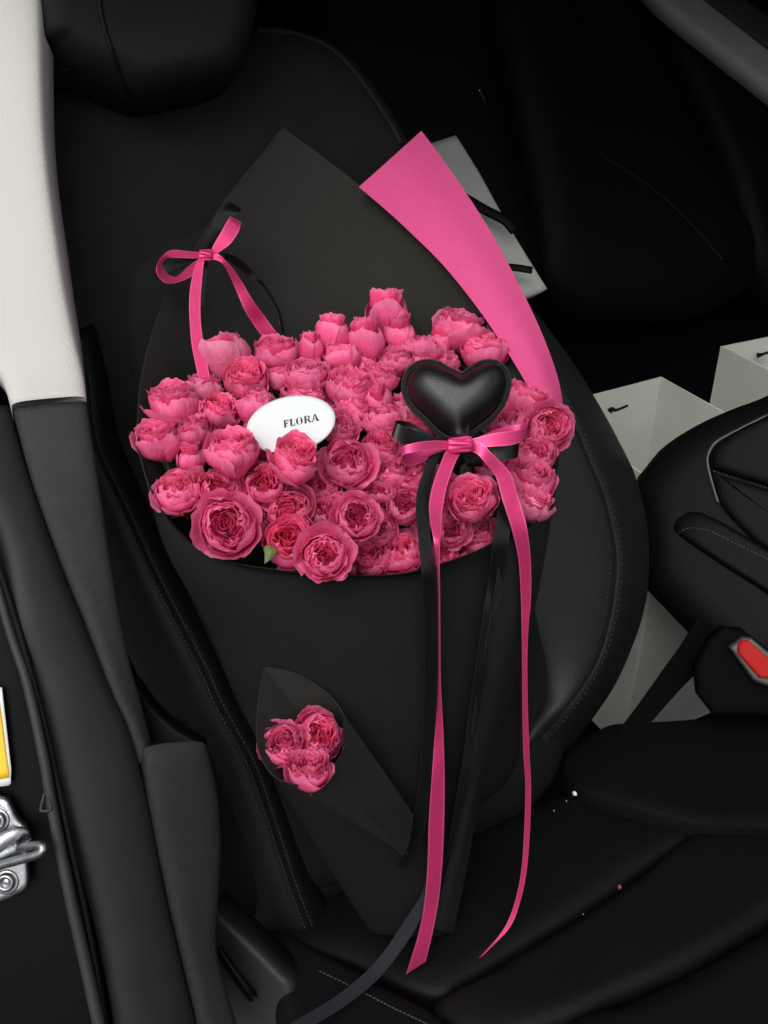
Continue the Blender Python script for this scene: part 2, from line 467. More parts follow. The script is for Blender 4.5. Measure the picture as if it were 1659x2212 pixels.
stk = pillow('door_striker', [(-80, 1722), (8, 1723), (17, 1727), (27, 1746), (38, 1768), (56, 1786), (62, 1806), (59, 1850), (62, 1902), (56, 1921), (30, 1936), (0, 1949), (-80, 1975)], U(20, 1850, .785), -FW, M['steel'], car, bulge=.002, wround=.08, back=.004, n=72, rings=8)
prop(stk, 'shiny bare metal door striker')
def disc(name, vx, vy, d, r, h, m, parent, inner=None):
    c = U(vx, vy, d); V = []; n = 24
    prof = [(r, 0), (r, h * .6), (r * .88, h), (r * .55, h), (r * .5, h * .45), (0.0001, h * .45)] if inner else [(r, 0), (r, h * .7), (r * .9, h), (.0001, h)]
    for rr, hh in prof:
        for k in range(n):
            a = 2 * math.pi * k / n
            V.append(c + RT * math.cos(a) * rr + UP * math.sin(a) * rr - FW * hh)
    return mesh(name, V, gridfaces(n, len(prof), True), m, parent)
for (x, y) in ((14, 1905), (-6, 1772)):
    disc('washer', x, y, .783, .0098, .0012, M['steel'], stk)
    bl = disc('bolt', x, y, .781, .0072, .004, M['steel'], stk, True)
    disc('bolt_core', x, y, .780, .0027, .001, M['steel'], stk)
tube('latch_loop', [P(-60, 1885, .778), P(-10, 1872, .772), P(40, 1858, .764), P(78, 1847, .758), P(91, 1838, .757), P(92, 1829, .758), P(80, 1826, .762), P(58, 1829, .768), P(40, 1832, .776)], .0036, M['steel'], stk, n=60, k=12)
tube('shoulder', [P(-70, 1850, .778), P(-10, 1825, .776), P(25, 1805, .776), P(50, 1800, .779), P(58, 1812, .782)], .0085, M['steel'], stk, n=40, k=12, flat=.7, rfun=lambda t: 1.25 - .75 * t)
tube('shoulder', [P(-70, 1880, .780), P(-10, 1853, .778), P(30, 1835, .777), P(46, 1827, .776)], .0055, M['steel'], stk, n=40, k=12, flat=.8)

# ------------------------------------------------------------------ front seat
REC = R(27)
SN = (FWD * math.cos(REC) + Vector((0, 0, 1)) * math.sin(REC)).normalized()
def SP(vx, vy, off=0.0): return hit(vx, vy, CRUMB, SN, off)
back = pillow('front_seat', [(40, 150), (100, 168), (150, 160), (330, 120), (548, 62), (640, 74), (720, 106), (780, 168), (830, 240), (872, 314), (960, 425), (1050, 565), (1130, 690), (1180, 790), (1205, 1000), (1205, 1300), (1215, 1560), (1130, 1745), (800, 1900), (620, 1985), (480, 1960), (390, 1700), (290, 1320), (190, 1000), (110, 600), (50, 300)],
       CRUMB, SN, M['seatfab'], car, off=-.03, bulge=.045, wround=.14, back=.10, n=110, rings=16)
seat = prop(back, 'black leather front seat holding the bouquet')
# piping along the shoulder
ins = pillow('insert', [(262, 640), (285, 572), (350, 525), (440, 478), (620, 430), (900, 500), (1050, 700), (1080, 1000), (1098, 1300), (1115, 1420), (1125, 1560), (1110, 1670), (1030, 1750), (800, 1880), (640, 1920), (560, 1750), (450, 1440), (350, 1180), (290, 920), (266, 760)],
       CRUMB, SN, M['seatfab'], seat, off=.008, bulge=.014, wround=.12, back=.03, n=100, rings=12)
tb = bvh_of([back])
def onsurf(tree, pts, lift=0.0):
    out = []
    for x, y in pts:
        r = ray(x, y).normalized(); h = tree.ray_cast(CAM_POS, r)
        if h[0] is not None: out.append(h[0] - r * lift)
    return out
pp = onsurf(tb, [(556, 67), (600, 69), (640, 75), (680, 88), (718, 108), (750, 138), (778, 172), (804, 208), (828, 244), (850, 280), (866, 310)], .001)
tube('piping', pp, .0035, M['headrest'], seat, n=60, k=8)
head = pillow('headrest', [(60, -110), (540, -120), (552, -40), (549, 30), (536, 100), (512, 162), (470, 188), (400, 206), (330, 220), (286, 219), (235, 196), (160, 162), (100, 130), (50, 100)],
       CRUMB, SN, M['headrest'], seat, off=.055, bulge=.045, wround=.3, back=.07, n=90, rings=14)
th = bvh_of([head])
sm = onsurf(th, [(213, -30), (217, 20), (228, 70), (244, 115), (262, 165), (276, 200), (284, 214)], .0002)
tube('headrest_seam', sm, .0022, M['black'], seat, n=40, k=6)
# right bolster in two padded strips with a seam between
seam = [(1120, 700), (1165, 780), (1205, 850), (1242.6, 927), (1274, 1003), (1302, 1070), (1322, 1150), (1330, 1209), (1326, 1277), (1314, 1348), (1290, 1424), (1254, 1487), (1215, 1539), (1170, 1590), (1110, 1650), (1060, 1700)]
outl = [(1130, 665), (1185, 730), (1240, 805), (1293, 890), (1333, 962), (1362, 1022), (1384, 1100), (1393, 1172), (1392, 1258), (1379, 1328), (1354, 1398), (1326, 1462), (1290, 1520), (1245, 1580), (1190, 1640), (1130, 1700)]
innr = [(1040, 700), (1065, 750), (1085, 820), (1092, 900), (1098, 1000), (1104, 1090), (1110, 1170), (1116, 1240), (1128, 1310), (1145, 1372), (1164, 1430), (1170, 1485), (1158, 1535), (1124, 1590), (1078, 1648), (1030, 1700)]
def fall(i, n, a): return a - max(0, i - (n - 4)) * .016
b_in = loft2('bolster_face', [SP(x, y, .006 - .004 * max(0, i - 12)) for i, (x, y) in enumerate(innr)], [SP(x, y, fall(i, 16, .030)) for i, (x, y) in enumerate(seam)], M['leather_side'], seat, bulge=.010, depth=.06, n=70, m=16, power=2)
b_out = loft2('bolster_side', [SP(x, y, fall(i, 16, .030)) for i, (x, y) in enumerate(seam)], [SP(x, y, -.055) for x, y in outl], M['leather_side'], seat, bulge=.014, depth=.10, n=70, m=16, power=2)
tr = bvh_of([b_in, b_out])
def shift(path, dx, dy=0):
    out = []
    for i, p in enumerate(path):
        a = Vector(path[max(i - 1, 0)]); b = Vector(path[min(i + 1, len(path) - 1)])
        t = (b - a).normalized(); nrm = Vector((-t.y, t.x))
        out.append((p[0] + nrm.x * dx, p[1] + nrm.y * dx))
    return out
for dx in (-13, 13):
    stitches('stitching', shift(seam[2:-2], dx), tr, M['thread_seat'], seat, step=12.5, length=.0038, rad=.0010, lift=.0003)
tube('seam', [SP(x, y, fall(i, 16, .0302)) for i, (x, y) in enumerate(seam)], .0016, M['black'], seat, n=60, k=6)
# left bolster
lseam = [(150, 720), (185, 812), (206, 960), (262, 1085), (325, 1222), (382, 1335), (440, 1447), (475, 1525), (540, 1645), (577, 1745), (607, 1835), (640, 1935), (690, 2060)]
lout = [(60, 700), (85, 830), (110, 1000), (170, 1150), (232, 1300), (292, 1430), (345, 1540), (385, 1620), (425, 1720), (455, 1800), (480, 1880), (520, 1975), (580, 2095)]
linn = [(200, 700), (225, 800), (255, 940), (305, 1060), (368, 1200), (425, 1315), (480, 1430), (515, 1510), (572, 1625), (612, 1725), (645, 1815), (680, 1900), (735, 2030)]
l_out = loft2('bolster_side', [SP(x, y, -.04) for x, y in lout], [SP(x, y, .026) for x, y in lseam], M['leather_side'], seat, bulge=.018, depth=.08, n=60, m=16)
l_in = loft2('bolster_face', [SP(x, y, .026) for x, y in lseam], [SP(x, y, .0) for x, y in linn], M['leather'], seat, bulge=.010, depth=.05, n=60, m=12)
tl = bvh_of([l_out, l_in])
for dx in (-8, 8):
    stitches('stitching', shift(lseam[1:], dx), tl, M['thread'], seat, step=10, length=.0036, rad=.0006)
stitches('stitching', [(100, 160), (115, 157), (130, 152), (146, 150)], bvh_of([back, head]), M['thread'], seat, step=9, length=.003, rad=.0006)
# cushion
QN = (Vector((0, 0, 1)) * math.cos(R(7)) - FWD * math.sin(R(7))).normalized()
def cush(name, pts, off, bulge, m='cushion', **k):
    a = dict(wround=.3, back=.09, n=80, rings=12); a.update(k)
    return pillow(name, pts, CRUMB, QN, M[m], seat, off=off, bulge=bulge, **a)
c1 = cush('cushion_panel', [(1240, 1720), (1380, 1762), (1505, 1796), (1380, 1892), (1250, 1982), (1015, 2124), (930, 2160), (760, 2090), (580, 2015), (800, 1900), (1000, 1815)], -.012, .013)
c2 = cush('cushion_panel', [(1516, 1800), (1659, 1800), (1760, 1900), (1664, 1996), (1480, 2106), (1330, 2172), (1200, 2228), (1050, 2260), (930, 2190), (1022, 2134), (1258, 1990), (1388, 1900)], -.010, .016)
c3 = cush('cushion_panel', [(1780, 1920), (1668, 2008), (1482, 2118), (1333, 2185), (1210, 2240), (1200, 2500), (1700, 2600), (2100, 2200)], -.010, .018)
c4 = cush('cushion_bolster', [(545, 2040), (600, 2025), (680, 2070), (760, 2112), (830, 2156), (905, 2196), (990, 2250), (1100, 2400), (800, 2500), (640, 2330), (590, 2200), (550, 2100)], .000, .030)
c5 = cush('cushion_bolster', [(1215, 1640), (1300, 1575), (1380, 1566), (1520, 1556), (1659, 1542), (1800, 1540), (1830, 1800), (1659, 1790), (1514, 1786), (1380, 1752), (1250, 1708)], .012, .009, m='cushion_side', wround=.2)
box('seat_base', -.50, .05, -.55, .02, .20, .40, M['black'], seat, CM)
tc4 = bvh_of([c4, c1, c2])
stitches('stitching', [(690, 2098), (740, 2122), (800, 2152), (850, 2178), (905, 2204), (950, 2226)], tc4, M['thread'], seat, step=9, length=.0034, rad=.0007)
# plastic side valance with the adjuster slot
val = pillow('side_valance', [(455, 1950), (500, 1985), (560, 2040), (610, 2090), (640, 2122), (642, 2165), (650, 2260), (520, 2260), (470, 2120), (452, 2020)], U(540, 2080, .935), (-FW - RT * .2).normalized(), M['plastic_smooth'], seat, bulge=.008, wround=.2, back=.03, n=60, rings=8)
tube('dark_slot_fill', [U(470, 2052, .928), U(500, 2095, .922), U(530, 2135, .919), U(548, 2157, .920)], .0050, M['paint'], seat, n=20, k=10, flat=.6)  # black capsule standing in for the slot, its dark recess put into colour

# crumbs on the seat
tq = bvh_of([c1, c2, c5])
def crumb(vx, vy, r, m, label):
    h = tq.ray_cast(CAM_POS, ray(vx, vy).normalized())
    if h[0] is None: return
    bm = bmesh.new(); bmesh.ops.create_icosphere(bm, subdivisions=2, radius=r)
    for v in bm.verts: v.co *= 1 + .35 * noise.noise(v.co * 400 + Vector((vx, 0, 0)))
    me = bpy.data.meshes.new('crumb'); bm.to_mesh(me); bm.free(); me.materials.append(m)
    o = bpy.data.objects.new('crumb', me); COL.objects.link(o)
    o.location = h[0] + Vector((0, 0, r * .6))
    prop(o, label, 'crumb')
crumb(1242, 1716, .0030, M['crumb'], 'largest white crumb in the seat crease at the cushion corner')
crumb(1223, 1731, .0009, M['crumb_dull'], 'tiny white crumb just below the largest crumb in the seat crease')
crumb(1197, 1752, .0009, M['crumb_dull'], 'tiny pale crumb farthest down the crease from the largest crumb')
crumb(1338, 1918, .0022, M['crumb_pink'], 'tiny pink petal scrap on the cushion ridge')
crumb(1260, 1976, .0008, M['crumb_dull'], 'tiny pale speck on the cushion ridge below the pink scrap')

# ------------------------------------------------------------------ centre console and buckle
KN = (Vector((-.42, -.62, .62))).normalized()
K0 = U(1480, 1150, 1.36)
con = cb = pillow('center_console', [(1800, 790), (1659, 858), (1580, 888), (1500, 925), (1432, 970), (1396, 1012), (1374, 1042), (1369, 1085), (1380, 1160), (1388, 1255), (1440, 1318), (1492, 1372), (1560, 1440), (1660, 1540), (1850, 1620), (2000, 1200)], K0, KN, M['console'], car, bulge=.05, wround=.3, back=.12, n=90, rings=14)
lt = pillow('armrest_top', [(1532, 985), (1550, 958), (1600, 926), (1659, 898), (1800, 830), (1850, 1100), (1659, 1050), (1545, 1014), (1534, 1004)], K0, KN, M['console'], con, off=.056, bulge=.008, wround=.2, back=.03, n=60, rings=8)
lf = pillow('armrest_side', [(1534, 1010), (1545, 1022), (1659, 1058), (1850, 1115), (1850, 1320), (1659, 1190), (1600, 1140), (1560, 1094), (1545, 1060)], K0, KN, M['console'], con, off=.054, bulge=.006, wround=.2, back=.03, n=60, rings=8)
lpad = pillow('knee_pad', [(1452, 1140), (1468, 1115), (1502, 1104), (1560, 1128), (1659, 1185), (1850, 1290), (1850, 1420), (1659, 1285), (1560, 1222), (1478, 1166)], K0, KN, M['console'], con, off=.048, bulge=.012, wround=.3, back=.03, n=60, rings=10)
tk = bvh_of([cb, lt, lf, lpad])
tube('armrest_edge', onsurf(tk, [(1720, 868), (1659, 897), (1600, 926), (1550, 953), (1534, 973), (1528, 998), (1536, 1035), (1552, 1088)], .002), .0028, mat('edge_highlight', (.03, .03, .036), .4), con, n=60)  # highlight along the lid edge, put in as a lighter grey tube
stitches('stitching', [(1541, 1017), (1580, 1029), (1620, 1041), (1659, 1054), (1700, 1066)], tk, M['thread'], con, step=9, length=.0045, rad=.0009)
stitches('stitching', [(1466, 1152), (1480, 1143), (1505, 1141), (1540, 1150), (1600, 1180), (1659, 1208), (1700, 1230)], tk, M['thread'], con, step=9, length=.0042, rad=.0007)
BN = (-FW - RT * .25 + UP * .1).normalized()
buc = pillow('seat_belt_buckle', [(1498, 1440), (1530, 1378), (1560, 1352), (1600, 1356), (1720, 1450), (1760, 1560), (1640, 1545), (1540, 1545), (1505, 1500)], U(1600, 1430, 1.20), BN, M['buckle'], car, bulge=.008, wround=.10, back=.03, n=63, rings=8, sharp=True)
pillow('chrome_rim', [(1572, 1396), (1590, 1383), (1602, 1374), (1622, 1376), (1760, 1490), (1760, 1520), (1638, 1476), (1626, 1470)], U(1600, 1430, 1.183), BN, mat('rim_plastic', (.022, .024, .026), .4, spec=.4), buc, bulge=.003, wround=.1, back=.006, n=64, rings=6, sharp=True)
pillow('button', [(1593, 1392), (1601, 1383), (1616, 1382), (1660, 1422), (1760, 1500), (1760, 1515), (1660, 1466), (1640, 1464), (1593, 1411)], U(1600, 1430, 1.178), BN, M['redplastic'], buc, bulge=.004, wround=.15, back=.004, n=63, rings=6, sharp=True)
bs = strip('seat_belt_strap', [(U(1505, 1335, 1.28), U(1568, 1390, 1.28)), (U(1472, 1392, 1.27), U(1520, 1438, 1.27)), (U(1430, 1450, 1.26), U(1468, 1490, 1.26)), (U(1372, 1532, 1.25), U(1404, 1562, 1.25)), (U(1335, 1580, 1.24), U(1365, 1605, 1.24))], 30, M['buckle'], car, .003)

# ------------------------------------------------------------------ white bags and rear seat
def bag(name, F, e1, e2, a, b, ztop, zbot, label, t=.004):
    r = thing(name, label, 'bag', (F.x, F.y, zbot), 'white paper bags in the back')
    c = [F, F + e1 * a, F + e1 * a + e2 * b, F + e2 * b]
    nm = ['side_panel', 'side_panel', 'side_panel', 'side_panel']
    cen = sum(c, Vector()) / 4
    for i in range(4):
        p, q = c[i], c[(i + 1) % 4]
        mid = (p + q) / 2
        V = []; nu, nv = 9, 9
        d = (cen - mid); d.z = 0; d.normalize()
        for j in range(nv):
            for k in range(nu):
                s = k / (nu - 1); h = j / (nv - 1)
                x = p.lerp(q, s); x = Vector((x.x, x.y, ztop + (zbot - ztop) * h))
                x += d * (.006 * math.sin(math.pi * s) * math.sin(math.pi * (1 - h) * .9) + .002)
                V.append(x)
        mesh(nm[i], V, gridfaces(nu, nv), M['whitebag'], r, True, .003)
    V = [Vector((p.x, p.y, zbot + .002)) for p in c]
    mesh('bottom', V, [(0, 1, 2, 3)], M['whitebag'], r, False, .002)
    return r
e1 = Vector((-.884, -.468, 0)); e2 = Vector((.468, -.884, 0))
def at_z(vx, vy, z):
    r = ray(vx, vy); return CAM_POS + r * ((z - CAM_POS.z) / r.z)
F1 = at_z(1428, 813, .695)
b1 = bag('paper_bag', F1, e1, e2, .25, .30, .695, .20, 'open white paper bag between the seat and the console')
tube('handle_knot', [U(1317, 889, 1.60), U(1322, 884, 1.60), U(1330, 886, 1.598), U(1342, 882, 1.597), U(1356, 876, 1.597)], .0030, M['black'], b1, n=16, k=6, rfun=lambda t: 1.7 - 1.0 * min(1, t * 2.2))
# second bag at the right edge
C2 = at_z(1556, 748, .74)
F2 = C2 + ACR * .02
b2 = bag('paper_bag', C2, Vector((.90, .43, 0)).normalized(), Vector((.43, -.90, 0)).normalized(), .24, .20, .74, .22, 'open white paper bag behind the console at the right edge')
tube('handle_knot', [U(1636, 768, 1.72), U(1645, 766, 1.72), U(1660, 761, 1.72)], .003, M['black'], b2, n=12, k=6, rfun=lambda t: 1.6 - .8 * min(1, t * 2))
# bag on the rear seat
G0 = U(1000, 430, 1.52); GN = (-FW + RT * .35 + UP * .1).normalized()
b3 = thing('paper_bag', 'grey white paper bag lying on the rear seat behind the pink paper', 'bag', G0, 'white paper bags in the back')
pillow('panel', [(860, 340), (935, 308), (985, 292), (1035, 372), (1095, 482), (1150, 572), (1182, 624), (1140, 640), (1000, 660), (880, 520)], G0, GN, M['whitebag'], b3, bulge=.002, wround=.05, back=.05, n=80, rings=6, sharp=True)
tube('handle_strap', [U(1000, 425, 1.49), U(1045, 452, 1.49), U(1090, 476, 1.49), U(1112, 500, 1.49)], .0075, M['black'], b3, n=30, k=6, flat=.25)
tube('handle_strap', [U(1060, 575, 1.49), U(1110, 578, 1.49), U(1150, 584, 1.49)], .0055, M['black'], b3, n=30, k=6, flat=.25)

RN = (FWD * math.cos(R(24)) + Vector((0, 0, 1)) * math.sin(R(24))).normalized()
R0 = CRUMB - FWD * .95
rs = pillow('rear_seat', [(700, -200), (1000, -200), (1060, 150), (1120, 400), (1160, 640), (900, 700), (700, 500)], R0, RN, M['leather'], car, bulge=.05, back=.1, n=60, rings=10)
rb = pillow('backrest', [(1040, -200), (1300, -160), (1420, 100), (1540, 380), (1640, 560), (1500, 690), (1200, 660), (1130, 400)], R0, RN, M['leather'], rs, bulge=.05, back=.1, n=60, rings=10)
pillow('backrest', [(1440, 80), (1700, 260), (1850, 500), (1900, 700), (1650, 650), (1560, 400)], R0, RN, M['leather'], rs, bulge=.05, back=.1, n=60, rings=10)
pillow('cushion', [(1100, 640), (1300, 655), (1500, 690), (1800, 660), (1900, 900), (1500, 1000), (1200, 900)], R0, Vector((0, 0, 1)), M['leather'], rs, off=-.05, bulge=.05, back=.1, n=60, rings=10)
tube('belt_guide', [U(1035, 195, 1.75), U(1042, 208, 1.75), U(1049, 228, 1.75)], .0038, mat('belt_metal', (.25, .27, .30), .3, metal=1.0), rs, n=10, k=6)
tube('seam', onsurf(bvh_of([rb]), [(1290, 330), (1400, 400), (1480, 470), (1560, 560)], .001), .002, M['thread_dark'], rs, n=30, k=6)
# far roof rail, top right corner
loft2('roof_rail', [U(1385, -60, 1.62), U(1445, 8, 1.62), U(1540, 85, 1.62), U(1670, 188, 1.62), U(1760, 260, 1.62)],
      [U(1450, -60, 1.66), U(1520, 0, 1.66), U(1590, 55, 1.66), U(1700, 140, 1.66), U(1800, 215, 1.66)], M['greyrail'], car, bulge=.003, depth=.03, n=30, m=10)
loft2('roof_rail', [U(1462, -60, 1.68), U(1532, 0, 1.68), U(1602, 55, 1.68), U(1712, 140, 1.68), U(1812, 215, 1.68)],
      [U(1540, -60, 1.7), U(1610, 0, 1.7), U(1680, 50, 1.7), U(1790, 135, 1.7), U(1890, 205, 1.7)], M['plastic'], car, bulge=.003, depth=.03, n=30, m=10)

# ------------------------------------------------------------------ bouquet wrap
wrap = thing('bouquet_wrap', 'large black paper wrap around the rose bouquet with one pink sheet turned out', 'flower wrap', BQ(880, 2010, 1.05))
rows = []
def brow(L, Rr, dc, de, k=9, sag=0):
    out = []
    for i in range(k):
        t = i / (k - 1)
        x = L[0] + (Rr[0] - L[0]) * t; y = L[1] + (Rr[1] - L[1]) * t + sag * math.sin(math.pi * t)
        out.append(BQ(x, y, de + (dc - de) * math.sin(math.pi * t) ** .8))
    return out
rows = [brow((609, 275), (612, 275), 1.06, 1.06), brow((553, 346), (700, 340), 1.06, 1.055), brow((490, 425), (782, 405), 1.06, 1.045),
        brow((418, 540), (905, 522), 1.06, 1.025), brow((350, 660), (1030, 655), 1.06, .998), brow((310, 790), (1125, 800), 1.06, .968),
        brow((297, 900), (1180, 905), 1.06, .95), brow((302, 990), (1205, 1000), 1.05, .93), brow((400, 1250), (1150, 1250), 1.05, .95), brow((700, 1800), (1010, 1800), 1.03, 1.01)]
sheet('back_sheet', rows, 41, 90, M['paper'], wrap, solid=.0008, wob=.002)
pk = [((778, 402), (910, 283)), ((830, 446), (947, 332)), ((885, 496), (993, 397)), ((962, 573), (1056, 495)), ((1032, 660), (1112, 598)),
      ((1090, 745), (1156, 688)), ((1133, 815), (1187, 763)), ((1166, 880), (1208, 830)), ((1188, 930), (1218, 895))]
pd = [1.043, 1.038, 1.032, 1.017, .998, .98, .968, .965, .962]
prow = []
for (a, b), d in zip(pk, pd):
    prow.append([BQ(a[0] - 3, a[1] + 2, d - .016), BQ((a[0] + b[0]) / 2, (a[1] + b[1]) / 2, d - .018), BQ(b[0], b[1], d - .004)])
sheet('pink_sheet', prow, 13, 70, M['pinkpaper'], wrap, solid=.0007)
rim = [(297, 905, .945), (303, 985, .93), (330, 1070, .915), (385, 1155, .895), (470, 1207, .875), (580, 1228, .86), (690, 1240, .852), (790, 1243, .85), (880, 1237, .852), (970, 1212, .858), (1058, 1176, .87), (1125, 1125, .885), (1185, 1055, .905), (1207, 990, .925)]
def front_row(L, Rr, bulge, sag):
    out = []; k = len(rim)
    for i in range(k):
        u = i / (k - 1); s = .5 - .5 * math.cos(math.pi * u)
        out.append(BQ(L[0] + (Rr[0] - L[0]) * s, L[1] + (Rr[1] - L[1]) * s + sag * math.sin(math.pi * u), L[2] + (Rr[2] - L[2]) * s - bulge * math.sin(math.pi * u)))
    return out
frows = [[BQ(*p) for p in rim], front_row((345, 1150, .94), (1183, 1140, .935), .075, 120), front_row((440, 1330, .955), (1148, 1320, .95), .075, 70), front_row((520, 1520, .98), (1095, 1500, .97), .07, 45),
         front_row((620, 1720, 1.005), (1035, 1690, 1.0), .055, 30), front_row((760, 1950, 1.04), (985, 1960, 1.035), .03, 15), front_row((800, 2010, 1.05), (975, 2015, 1.045), .025, 10)]
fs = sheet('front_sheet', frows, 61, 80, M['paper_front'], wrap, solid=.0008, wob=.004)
tf = bvh_of([fs])
# overlapping edge of the outer sheet, running down the right side of the front
ov = [[BQ(1085, 1170, .855), BQ(1140, 1145, .872), BQ(1200, 1060, .905)], [BQ(1060, 1330, .872), BQ(1115, 1330, .895), BQ(1160, 1290, .935)], [BQ(1030, 1500, .895), BQ(1070, 1505, .915), BQ(1108, 1490, .955)],
      [BQ(1005, 1690, .93), BQ(1030, 1695, .945), BQ(1045, 1690, .98)], [BQ(965, 1880, .985), BQ(985, 1885, .99), BQ(1006, 1885, 1.01)], [BQ(930, 2000, 1.01), BQ(955, 2012, 1.012), BQ(978, 2018, 1.03)]]
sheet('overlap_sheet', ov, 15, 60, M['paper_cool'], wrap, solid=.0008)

# small cone on the front
mc = thing('small_paper_cone', 'small black paper cone on the front of the bouquet holding three roses', 'flower wrap', BQ(890, 1860, .94))
tear = [(570.8, 1442), (572.2, 1439.2), (576, 1439.8), (628.6, 1450), (670, 1470), (703, 1493), (728, 1519.6), (741, 1542.7), (747, 1566), (747.7, 1590), (737.7, 1627), (711, 1663), (686.5, 1685), (658.4, 1696.4), (620.4, 1690), (587, 1673), (561, 1630), (554.3, 1589), (555, 1547.7), (561, 1498)]
def tear_d(x, y):      # the opening leans back at its pointed top and comes forward at the bottom
    return .875 + (1600 - y) / FV * .35 - max(0, (y - 1560)) / FV * .25
tear3 = cr([BQ(x, y, tear_d(x, y)) for x, y in tear], 90, True)
apex = BQ(885, 1850, .955)
V = []; nv = 16
ctr = sum(tear3, Vector()) / 90
for j in range(nv):
    t = j / (nv - 1)
    for p in tear3:
        q = p.lerp(apex, t * .97)
        q += (BQ(700, 1650, .93) - ctr) * 0
        V.append(q)
mesh('cone_sheet', V, gridfaces(90, nv, True), M['paper'], mc, True, .0007)  # light inside the hood is put in as a lighter paper tone
sheet('cone_flap', [[BQ(744, 1545, .868), BQ(735, 1640, .868), BQ(700, 1672, .87)], [BQ(800, 1625, .885), BQ(780, 1720, .885), BQ(750, 1750, .90)], [BQ(850, 1697, .90), BQ(835, 1770, .905), BQ(815, 1800, .925)], [BQ(892, 1760, .922), BQ(885, 1815, .93), BQ(870, 1850, .945)]], 15, 40, M['paper_cool'], mc, solid=.0007)

# ------------------------------------------------------------------ roses
def petal_geo(V, F, A, phi, hw, a0, a1, rad, flare, close, teeth, seed, nu=21, nv=11, tip0=0.22, tip1=1.0, wav=.05, zs=1.0, skew=.05):
    rr = random.Random(seed)
    b = len(V)
    notch = [(rr.uniform(-.85, .85), rr.uniform(.03, .13) * rr.choice((1, 1, -.7)), rr.uniform(.07, .15)) for _ in range(5)]
    cx = rr.uniform(-.35, .35)
    off = Vector((seed * 1.37, seed * .71, 0))
    fold = rr.uniform(-.05, .05)
    for j in range(nv):
        v = j / (nv - 1)
        for i in range(nu):
            u = -1 + 2 * i / (nu - 1)
            wdt = (.35 + .65 * min(1, v * 1.7) ** .7)
            th = phi + u * hw * wdt
            top = a1 - .34 * abs(u) ** 2.5
            for (c, h, s) in notch: top += teeth * h * math.exp(-((u - c) / s) ** 2)
            top += teeth * .22 * max(0, 1 - abs(u - cx) / .16) ** 1.4
            al = a0 + (top - a0) * v
            rho = rad * (1 + flare * max(0, v - .35) ** 2 * 2 - close * max(0, v - .55) ** 2 * 2 + skew * u + fold * math.cos(3.0 * u) * v)
            rho += rad * .09 * max(0, v - .82) / .18 * (0.5 + noise.noise(Vector((th * 2, seed, 0))))      # rolled rim
            rho *= 1 + wav * noise.noise(Vector((th * 2.2, al * 2.5, 0)) + off) + wav * v * v * noise.noise(Vector((th * 6, 1, 3)) + off)
            x, z = rho * math.cos(al), rho * math.sin(al)
            V.append((x * math.cos(th), x * math.sin(th), z * zs))
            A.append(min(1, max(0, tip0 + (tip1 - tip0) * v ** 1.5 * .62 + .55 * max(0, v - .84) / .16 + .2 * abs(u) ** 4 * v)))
    for f in gridfaces(nu, nv): F.append(tuple(b + k for k in f))

